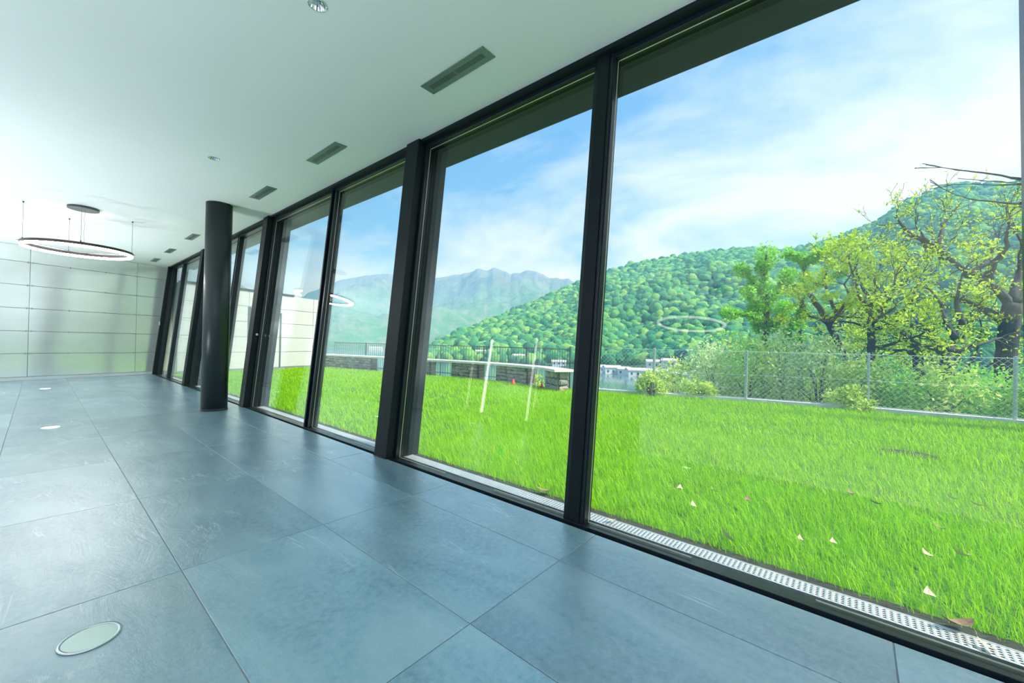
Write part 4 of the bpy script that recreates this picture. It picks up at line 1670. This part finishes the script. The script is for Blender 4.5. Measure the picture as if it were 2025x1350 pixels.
# ivy-clad trees: upright limbs wrapped in dense leaf
def ivy_tree(name, label, base, limbs, seed):
    random.seed(seed)
    t = thing(name, label, 'tree', base, 'ivy-clad trees behind the fence')
    tr = MB()
    tips = []
    for pts, r, fat in limbs:
        P = [Vector(p) for p in pts]
        # finer path
        path = []
        for i in range(len(P) - 1):
            for q in range(6):
                path.append(P[i].lerp(P[i + 1], q / 6) + rand_unit() * 0.02)
        path.append(P[-1])
        n = len(path)
        tr.tube(path, [max(0.006, r * (1 - 0.7 * i / n)) for i in range(n)], 6)
        for i, q in enumerate(path):
            w = fat * 0.82 * (0.75 + 0.45 * math.sin(i * 0.9 + seed)) * (1.0 if i < n - 3 else 1.25)
            for _ in range(int(125 * fat / 0.2)):
                tips.append(q + rand_unit() * w * (0.35 + 0.65 * random.random() ** 0.5))
    tr.build('trunk', M['bark'], t, smooth=True)
    leaves_mesh('ivy_leaves', tips, 0.043, M['leaf_green'], t)
    return t


def P3(az, r, el, base):
    """World point at azimuth, horizontal range and elevation, relative to base."""
    p = az_pt(az, r, 1.0 + r * math.tan(math.radians(el)))
    return p - base


bs = az_pt(81.7, 13.2, -1.0)
ivy_tree('ivy_tree', 'tall bright green ivy-clad tree, the left one with several arms', bs,
         [([(0, 0, 0), P3(81.9, 13.2, 3.0, bs), P3(81.6, 13.2, 8.0, bs), P3(81.75, 13.2, 11.7, bs)], 0.10, 0.26),
          ([P3(81.6, 13.2, 6.8, bs), P3(80.0, 13.1, 8.8, bs), P3(78.9, 13.1, 10.0, bs)], 0.05, 0.20),
          ([P3(81.7, 13.2, 8.6, bs), P3(80.9, 13.3, 10.2, bs)], 0.04, 0.17),
          ([P3(81.7, 13.2, 4.8, bs), P3(80.2, 13.0, 6.0, bs), P3(79.7, 13.0, 7.2, bs)], 0.05, 0.20),
          ([P3(81.8, 13.2, 5.4, bs), P3(83.2, 13.4, 7.6, bs), P3(84.1, 13.5, 9.0, bs)], 0.05, 0.22),
          ([P3(81.8, 13.2, 3.4, bs), P3(79.8, 12.8, 4.2, bs), P3(77.3, 12.6, 4.5, bs)], 0.05, 0.18),
          ([P3(81.8, 13.2, 2.2, bs), P3(83.3, 13.2, 3.4, bs), P3(83.6, 13.2, 5.2, bs)], 0.05, 0.24),
          ([P3(81.6, 13.2, 2.0, bs), P3(80.6, 13.2, 3.6, bs), P3(80.4, 13.2, 5.0, bs)], 0.05, 0.22)], 5)
bs = az_pt(85.5, 13.8, -1.1)
ivy_tree('ivy_tree', 'bright green ivy-clad tree, the right one with a T-shaped head', bs,
         [([(0, 0, 0), P3(85.0, 13.8, 3.2, bs), P3(85.5, 13.8, 7.0, bs), P3(85.4, 13.8, 10.6, bs)], 0.09, 0.22),
          ([P3(85.4, 13.8, 10.0, bs), P3(84.5, 13.8, 10.9, bs), P3(83.8, 13.8, 11.3, bs)], 0.04, 0.17),
          ([P3(85.4, 13.8, 10.0, bs), P3(86.4, 13.8, 10.4, bs), P3(87.1, 13.8, 11.2, bs)], 0.04, 0.18),
          ([P3(85.4, 13.8, 6.8, bs), P3(87.4, 13.9, 7.9, bs), P3(88.6, 14.0, 8.5, bs), P3(89.9, 14.0, 10.1, bs)], 0.05, 0.16),
          ([P3(85.3, 13.8, 6.4, bs), P3(84.0, 13.8, 7.4, bs), P3(83.4, 13.8, 8.4, bs)], 0.04, 0.16),
          ([P3(85.2, 13.8, 4.6, bs), P3(84.3, 13.6, 2.4, bs), P3(84.2, 13.6, 1.0, bs)], 0.05, 0.22)], 9)

# bare overhanging limb from a tree standing beyond the right edge
random.seed(77)
t = thing('overhanging_tree', 'tree beyond the right edge whose dark bare branches reach into view', 'tree', az_pt(108.5, 9.6, -0.6), TG)
tubes, tips = [], []
bs = Vector(t.location)
cfg = dict(seg=6, wave=0.12, lift=-0.005, leaf_from=9, leaf_n=1, leaf_r=0.1, depth=3, fork=2, fork0=2, spread=0.42, flat=0.6, short=0.62)
trk = MB()
trk.tube([(0, 0, 0), (0.05, 0.05, 1.6), (0.0, 0.1, 3.2), (-0.1, 0.1, 4.6)], [0.2, 0.17, 0.12, 0.05], 8)
trk.build('trunk', M['bark'], t, smooth=True)
for (a0, e0, a1, e1, r) in ((106.5, 13.0, 100.6, 14.8, 0.035), (106.5, 12.0, 101.2, 12.9, 0.040)):
    p0, p1 = P3(a0, 9.5, e0, bs), P3(a1, 8.9, e1, bs)
    tubes.append(([Vector((0, 0.05, 2.7)), p0], [0.08, r * 1.2]))
    grow(p0, p1 - p0, (p1 - p0).length, r, 0, cfg, tubes, tips)
br = MB()
for pts, rad in tubes:
    br.tube(pts, [max(0.005, x) for x in rad], 5)
br.build('bare_branches', M['bark'], t, smooth=True)['kind'] = 'stuff'


# shrubs behind and through the fence
def shrub(label, base, rx, ry, rz_, n, mat, size, seed, group='shrubs along the fence', name='shrub'):
    random.seed(seed)
    t = thing(name, label, 'shrub', base, group)
    st = MB()
    cents = []
    lumps = []
    for _ in range(16):
        u = rand_unit()
        u.z = abs(u.z) * 1.0
        lumps.append(Vector((u.x * rx * 0.72, u.y * ry * 0.72, u.z * rz_ * 0.78 + 0.05)))
    for q in lumps:
        mid = Vector((q.x * 0.35, q.y * 0.35, q.z * 0.6))
        st.tube([(0, 0, -0.15), tuple(mid), tuple(q)], [0.018, 0.011, 0.004], 4)
    lr = 0.42 * (rx + ry + rz_) / 3
    for _ in range(n):
        q = random.choice(lumps)
        cents.append(q + rand_unit() * lr * random.random() ** 0.45)
    cents = [(c.x, c.y, max(c.z, -0.1)) for c in cents]
    st.build('stems', M['bark'], t)
    leaves_mesh('leaves', cents, size, mat, t, up=0.5)
    return t


shrub('little leafy shrub growing through the fence at its left post', (8.44, 3.28, -0.03), 0.26, 0.34, 0.50, 900, M['leaf_bush'], 0.034, 101)
shrub('low yellow-green creeper in the fence right of the left post', (8.86, 2.50, -0.05), 0.24, 0.50, 0.40, 1100, M['leaf_bush'], 0.032, 102)
shrub('rounded shrub growing through the fence at the third post', (9.42, 0.02, -0.05), 0.30, 0.46, 0.42, 1300, M['leaf_bush'], 0.032, 103)
SH = [(72.0, 11.3, 1.25, 'leafy shrub behind the fence, leftmost of the tall row', 'leaf_bush'), (76.0, 11.6, 1.85, 'pale grey-green bush behind the second fence post', 'leaf_pale'), (80.0, 11.5, 2.05, 'dense bush below the left ivy-clad tree', 'leaf_bush'),
      (83.6, 11.7, 2.15, 'pale silvery bush below the right ivy-clad tree', 'leaf_pale'), (87.0, 11.6, 2.1, 'tall pale bush behind the third fence post', 'leaf_pale'), (90.0, 11.3, 1.45, 'dark leaved bush right of the third fence post', 'leaf_bush'),
      (93.4, 11.4, 1.35, 'low green bush under the leaning trees', 'leaf_green'), (96.6, 11.2, 1.45, 'green bush under the forked tree', 'leaf_bush'), (99.6, 11.4, 1.4, 'bush at the foot of the large spreading tree', 'leaf_green'), (103.2, 11.4, 1.5, 'bush behind the last fence post at the right edge', 'leaf_bush')]
for k, (az, r, h, lab, mt) in enumerate(SH):
    p = az_pt(az, r, -0.55)
    shrub(lab, p, 0.75, 0.75, h, 2600, M[mt], 0.045, 200 + k)
for k, (az, r, h, lab, mt) in enumerate([(78.0, 14.5, 2.9, 'bush at the back behind the left ivy-clad tree', 'leaf_green'), (87.5, 15.0, 2.8, 'back row bush between the ivy-clad and dark trees', 'leaf_spring'), (93.0, 15.0, 2.3, 'back row bush behind the leaning trees', 'leaf_green'), (98.5, 15.2, 2.3, 'back row bush behind the spreading tree', 'leaf_green'), (103.5, 15.0, 2.6, 'back row bush at the right edge', 'leaf_green')]):
    p = az_pt(az, r, -1.4)
    shrub(lab, p, 1.3, 1.3, h, 3200, M[mt], 0.060, 300 + k, 'shrubs behind the trees')
shrub('sprig of leaves hanging in the gap of the stone wall under the railing', (8.35, 11.2, -0.15), 0.22, 0.4, 0.45, 260, M['leaf_bush'], 0.034, 401, 'plants behind the stone wall')
shrub('yellow-green plant in the gap before the end of the stone wall', (8.42, 6.30, -0.2), 0.2, 0.26, 0.42, 420, M['leaf_spring'], 0.034, 402, 'plants behind the stone wall')
shrub('dark leafy plant at the end of the stone wall by the mullion', (8.25, 4.78, -0.2), 0.2, 0.25, 0.40, 420, M['leaf_bush'], 0.034, 403, 'plants behind the stone wall')

# ================================================================== FAR LANDSCAPE
LAKE = -15.0
# bank falling from the garden to the water
nx_, ny_ = 40, 60
vs, fs = [], []
for i in range(nx_):
    for j in range(ny_):
        y = -70 + 160 * j / (ny_ - 1)
        edge = 8.35 if y > 5 else 9.9
        if y > 15.5:
            edge = 7.2 - (y - 15.5) * 0.1
        x = edge + 70.0 * (i / (nx_ - 1)) ** 2
        slope = 0.26 if y < 5 else 0.55
        z = -0.22 - (x - edge) * slope
        if i > 0:
            z += 0.5 * noise.noise((x * 0.25, y * 0.25, 0)) * min(1.0, i / 8)
        vs.append((x, y, max(z, LAKE - 1.0)))
for i in range(nx_ - 1):
    for j in range(ny_ - 1):
        fs.append((i * ny_ + j, (i + 1) * ny_ + j, (i + 1) * ny_ + j + 1, i * ny_ + j + 1))
me = bpy.data.meshes.new('bank')
me.from_pydata(vs, [], fs)
me.materials.append(M['bank'])
me.polygons.foreach_set('use_smooth', [True] * len(me.polygons))
struct(link('ground_bank', me), 'green bank falling away to the lake')
# terrace ground on the other side of the house
b = MB()
b.box(-60, XL - 0.16, -60, 60, -0.25, -0.12)
b.box(XL - 0.16, 9.6, -60, -6.1, -0.25, -0.12)
struct(b.build('ground_terrace', M['paving']), 'pale paved terrace beyond the house')
# lake
b = MB()
b.box(20, 6000, -3000, 6000, LAKE - 2.0, LAKE)
struct(b.build('lake', M['water']), 'pale lake below the garden')

HILL = [(30.0, -2.6), (34.74, -2.16), (37.43, -1.0), (41.55, 1.22), (45.78, 2.9), (50.05, 4.87), (54.31, 6.72), (58.53, 8.51), (62.65, 10.13), (65.99, 10.92), (69.23, 11.52), (72.96, 11.89), (76.48, 12.26), (79.81, 12.27), (82.43, 11.6), (84.42, 11.45), (86.76, 11.91), (89.39, 12.62), (91.84, 13.42), (92.8, 14.24), (93.73, 14.78), (96.2, 15.64), (97.52, 15.77), (99.4, 15.1), (101.27, 14.89), (110, 14.2), (125, 13.0), (140, 12.0)]
MTN = [(0, 3.0), (10, 3.6), (19.93, 3.95), (22.12, 5.55), (24.4, 7.01), (26.77, 8.17), (29.26, 8.64), (31.82, 8.97), (33.8, 8.9), (38.43, 8.97), (40.84, 9.47), (42.13, 9.67), (43.33, 9.84), (44.53, 10.31), (45.97, 10.06), (46.68, 10.44), (47.47, 10.39), (49.14, 9.83), (51.29, 10.27), (52.77, 10.16), (54.81, 9.07), (56.82, 8.95), (57.45, 9.2), (58.0, 8.82), (59.12, 9.01), (64.04, 8.6), (80, 8.0)]
SHORE = [(0, 900), (24, 760), (31, 740), (38, 345), (45, 320), (52, 300), (58, 285), (65, 240), (72, 205), (80, 190), (95, 170), (140, 150)]
RIDGE = [(30, 830), (34, 700), (38, 420), (46, 500), (55, 620), (65, 740), (80, 820), (88, 860), (97, 880), (140, 900)]


def interp(tab, x):
    a = [q[0] for q in tab]
    c = [q[1] for q in tab]
    return float(np.interp(x, a, c))


def hill_z(az, t):
    rs, rr = interp(SHORE, az), interp(RIDGE, az)
    r = rs + (rr - rs) * t
    zr = 1.0 + rr * math.tan(math.radians(interp(HILL, az)))
    z = LAKE + (zr - LAKE - 4.0) * (0.35 * t + 0.65 * t ** 1.25)
    amp = (zr - LAKE) * 0.16 * 4 * t * (1 - t) if t < 1 else 0
    p = az_pt(az, r)
    z += amp * (noise.noise((p.x * 0.007, p.y * 0.007, 1.3)) + 0.5 * noise.noise((p.x * 0.017, p.y * 0.017, 4.1)) - 0.25)
    if t > 1:
        z = zr - 4.0 - (r - rr) * 0.35
    return r, z


NA, NT_ = 150, 30
vs, fs = [], []
for i in range(NA):
    az = 30 + 110 * i / (NA - 1)
    for j in range(NT_):
        t = -0.02 + 1.32 * j / (NT_ - 1)
        r, z = hill_z(az, max(0, t) if t <= 1.0 else t)
        p = az_pt(az, r)
        vs.append((p.x, p.y, z if t > 0 else LAKE - 3))
for i in range(NA - 1):
    for j in range(NT_ - 1):
        fs.append((i * NT_ + j, i * NT_ + j + 1, (i + 1) * NT_ + j + 1, (i + 1) * NT_ + j))
me = bpy.data.meshes.new('hill')
me.from_pydata(vs, [], fs)
M['hill_ground'] = pbr('hill_ground', (0.035, 0.12, 0.05), 0.95, vary=0.3, vary_scale=0.05)
me.materials.append(M['hill_ground'])
struct(link('hill_forested', me), 'green forested hill across the bay')

# forest crowns
bm = bmesh.new()
bmesh.ops.create_icosphere(bm, subdivisions=2, radius=1.0)
ico_v = np.array([v.co[:] for v in bm.verts])
ico_f = np.array([[v.index for v in f.verts] for f in bm.faces])
bm.free()


def crown_shape(seed):
    r = np.random.default_rng(seed)
    v = ico_v.copy()
    for _ in range(7):
        d = r.normal(size=3)
        d /= np.linalg.norm(d)
        v *= (1 + 0.22 * np.clip(v @ d - 0.35, 0, 1))[:, None] * 0.985
    v *= (1 + 0.36 * (r.random(len(v)) - 0.5))[:, None]
    v[:, 2] *= 1.05
    return v


shapes = [crown_shape(k) for k in range(6)]
hs = [(61.8, 252, 11, 8, 6, 'white house at the left end of the far shore row'), (63.6, 244, 13, 9, 6.5, 'wide white house second in the far shore row'), (65.2, 238, 9, 8, 6, 'narrow white house by the water behind the first fence post'), (66.8, 230, 14, 9, 6, 'long white house on the shore left of the fence post'),
      (68.4, 222, 10, 8, 6.5, 'white house on the shore right of the fence post'), (70.0, 216, 16, 9, 7, 'largest white house on the far shore'), (71.9, 210, 12, 8, 6, 'white house on the shore beside the largest one'), (73.6, 206, 10, 8, 6, 'white shore house near the second fence post'), (75.4, 204, 12, 8, 6, 'white house at the right end of the far shore row'),
      (68.9, 255, 10, 8, 6, 'white house upslope behind the shore row'), (71.0, 250, 11, 8, 6, 'upper white house among trees above the shore'), (45.2, 356, 12, 9, 7, 'pale house on the wooded shore above the stone wall'), (50.6, 330, 13, 9, 6, 'pinkish pale house on the shore above the stone wall'), (56.3, 300, 14, 9, 5, 'low white house on the shore by the wall end'), (31.0, 748, 30, 12, 8, 'distant pale building at the foot of the mountain')]
house_xy = [az_pt(q[0], q[1]) for q in hs]
spots = []
random.seed(5)
for _ in range(26000):
    az = 33 + 88 * random.random()
    t = random.random() ** 0.8
    rs, rr = interp(SHORE, az), interp(RIDGE, az)
    r = rs + (rr - rs) * t
    # keep density even over the ground
    if random.random() > (r / rr) * min(1.0, (rr - rs) / 620.0):
        continue
    if rr - rs < 30 or (t < 0.06 and 61 < az < 78):
        continue
    r, z = hill_z(az, t)
    p = az_pt(az, r)
    s = random.uniform(3.4, 6.2) * (0.7 + 0.4 * r / 800)
    if any((p.x - q.x) ** 2 + (p.y - q.y) ** 2 < (s + 9.0) ** 2 for q in house_xy):
        continue
    spots.append((r, p.x, p.y, z, s, az))
spots.sort()
vis = [q for q in spots if 35 < q[5] < 101]
near = vis[:300]
ids = set(id(q) for q in near)
crown_me = []
for k in range(6):
    me = bpy.data.meshes.new('hillside_tree')
    me.from_pydata([tuple(x) for x in shapes[k]], [], [tuple(x) for x in ico_f])
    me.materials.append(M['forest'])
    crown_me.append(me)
for q in near:
    o = link('hillside_tree', random.choice(crown_me))
    o.location = (q[1], q[2], q[3] + q[4] * 0.55)
    o.scale = (q[4], q[4], q[4] * random.uniform(0.85, 1.2))
    o.rotation_euler = (0, 0, random.random() * 6.28)
    tag(o, 'rounded green woodland tree low on the hill near the far shore', 'tree', 'woodland trees low on the hillside')
V, Fq = [], []
off = 0
for q in spots:
    if id(q) in ids:
        continue
    a = random.random() * 6.28
    sh = random.choice(shapes)
    ca, sa = math.cos(a), math.sin(a)
    v = np.empty_like(sh)
    v[:, 0] = (sh[:, 0] * ca - sh[:, 1] * sa) * q[4] + q[1]
    v[:, 1] = (sh[:, 0] * sa + sh[:, 1] * ca) * q[4] + q[2]
    v[:, 2] = sh[:, 2] * q[4] * random.uniform(0.85, 1.15) + q[3] + q[4] * 0.5
    V.append(v)
    Fq.append(ico_f + off)
    off += len(v)
Fq = np.concatenate(Fq)
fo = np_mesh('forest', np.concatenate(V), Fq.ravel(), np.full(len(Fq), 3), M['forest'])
fo['kind'] = 'stuff'
fo['label'] = 'dense green woodland covering the hill across the bay'
fo['category'] = 'woodland'

# distant mountain range
NA, NT_ = 560, 64
vs, fs = [], []
for i in range(NA):
    az = 0 + 80 * i / (NA - 1)
    el = interp(MTN, az)
    for j in range(NT_):
        t = 1.25 * j / (NT_ - 1)
        rs, rr = 850.0, 3000.0
        r = rs + (rr - rs) * t
        zr = 1.0 + rr * math.tan(math.radians(el + 0.16 * noise.noise((az * 1.3, 0.5, 0.2)) + 0.09 * noise.noise((az * 4.0, 1.5, 0.2))))
        p = az_pt(az, r)
        if t <= 1:
            z = LAKE + (zr - LAKE) * (0.30 * t + 0.70 * t ** 1.7)
            ms = noise.ridged_multi_fractal((p.x * 0.0011, p.y * 0.0011, 3.3), 0.95, 2.1, 6, 1.0, 2.0)
            m2 = noise.noise((p.x * 0.0006, p.y * 0.0006, 8.1))
            z += zr * (0.24 * (ms - 1.15) + 0.12 * m2) * min(1.0, 2.2 * math.sin(PI * min(1, t * 0.985)))
        else:
            z = zr - (r - rr) * 0.5
        vs.append((p.x, p.y, z if j > 0 else LAKE - 5))
for i in range(NA - 1):
    for j in range(NT_ - 1):
        fs.append((i * NT_ + j, i * NT_ + j + 1, (i + 1) * NT_ + j + 1, (i + 1) * NT_ + j))
me = bpy.data.meshes.new('mountain')
me.from_pydata(vs, [], fs)
me.materials.append(M['mountain'])
me.polygons.foreach_set('use_smooth', [True] * len(me.polygons))
struct(link('mountain_range', me), 'blue hazy mountain range across the lake')


# houses along the far shore
def house(label, az, r, w, d, h, rz, roof_h=2.2, seed=0):
    random.seed(seed)
    p = az_pt(az, r, LAKE)
    if r > interp(SHORE, az) and az > 40:
        tt = (r - interp(SHORE, az)) / (interp(RIDGE, az) - interp(SHORE, az))
        p.z = hill_z(az, tt)[1]
    t = thing('house', label, 'house', p, 'houses on the far shore', rz)
    b = MB()
    h = h * 0.55
    w = w * 0.72
    d = d * 0.8
    roof_h = 1.3
    b.box(-w / 2, w / 2, -d / 2, d / 2, -3, h)
    b.build('walls', M['house_wall'], t)
    b = MB()
    v = [(-w / 2 - .4, -d / 2 - .4, h), (w / 2 + .4, -d / 2 - .4, h), (w / 2 + .4, d / 2 + .4, h), (-w / 2 - .4, d / 2 + .4, h), (-w / 2 - .4, 0, h + roof_h), (w / 2 + .4, 0, h + roof_h)]
    b.v = v
    b.f = [(0, 1, 5, 4), (2, 3, 4, 5), (1, 2, 5), (3, 0, 4), (3, 2, 1, 0)]
    b.build('roof', M['house_roof'], t)
    nwin = max(2, int(w / 3))
    for row in range(2 if h > 5 else 1):
        for k in range(nwin):
            x = -w / 2 + w * (k + 0.5) / nwin
            b = MB()
            b.box(x - 0.5, x + 0.5, -d / 2 - 0.06, -d / 2 - 0.01, 0.9 + row * 2.9, 2.2 + row * 2.9)
            b.build('window', M['house_window'], t)


for k, (az, r, w, d, h, lab) in enumerate(hs):
    house(lab, az, r, w, d, h, math.radians(-az) + random.uniform(-0.3, 0.3), seed=900 + k)

# aerial haze over the lake and hills
m, nt, out = new_mat('air_haze')
vsn = nt.n.new('ShaderNodeVolumeScatter')
vsn.inputs['Color'].default_value = (0.22, 0.52, 1.0, 1)
vsn.inputs['Density'].default_value = 0.00045
vsn.inputs['Anisotropy'].default_value = 0.2
nt.link(vsn.outputs[0], out.inputs['Volume'])
b = MB()
b.box(75, 3600, -2500, 3800, LAKE - 1.0, 620)
hz = b.build('haze', m)
hz['kind'] = 'stuff'
hz['label'] = 'blue air haze over the lake and hills'
hz['category'] = 'haze'
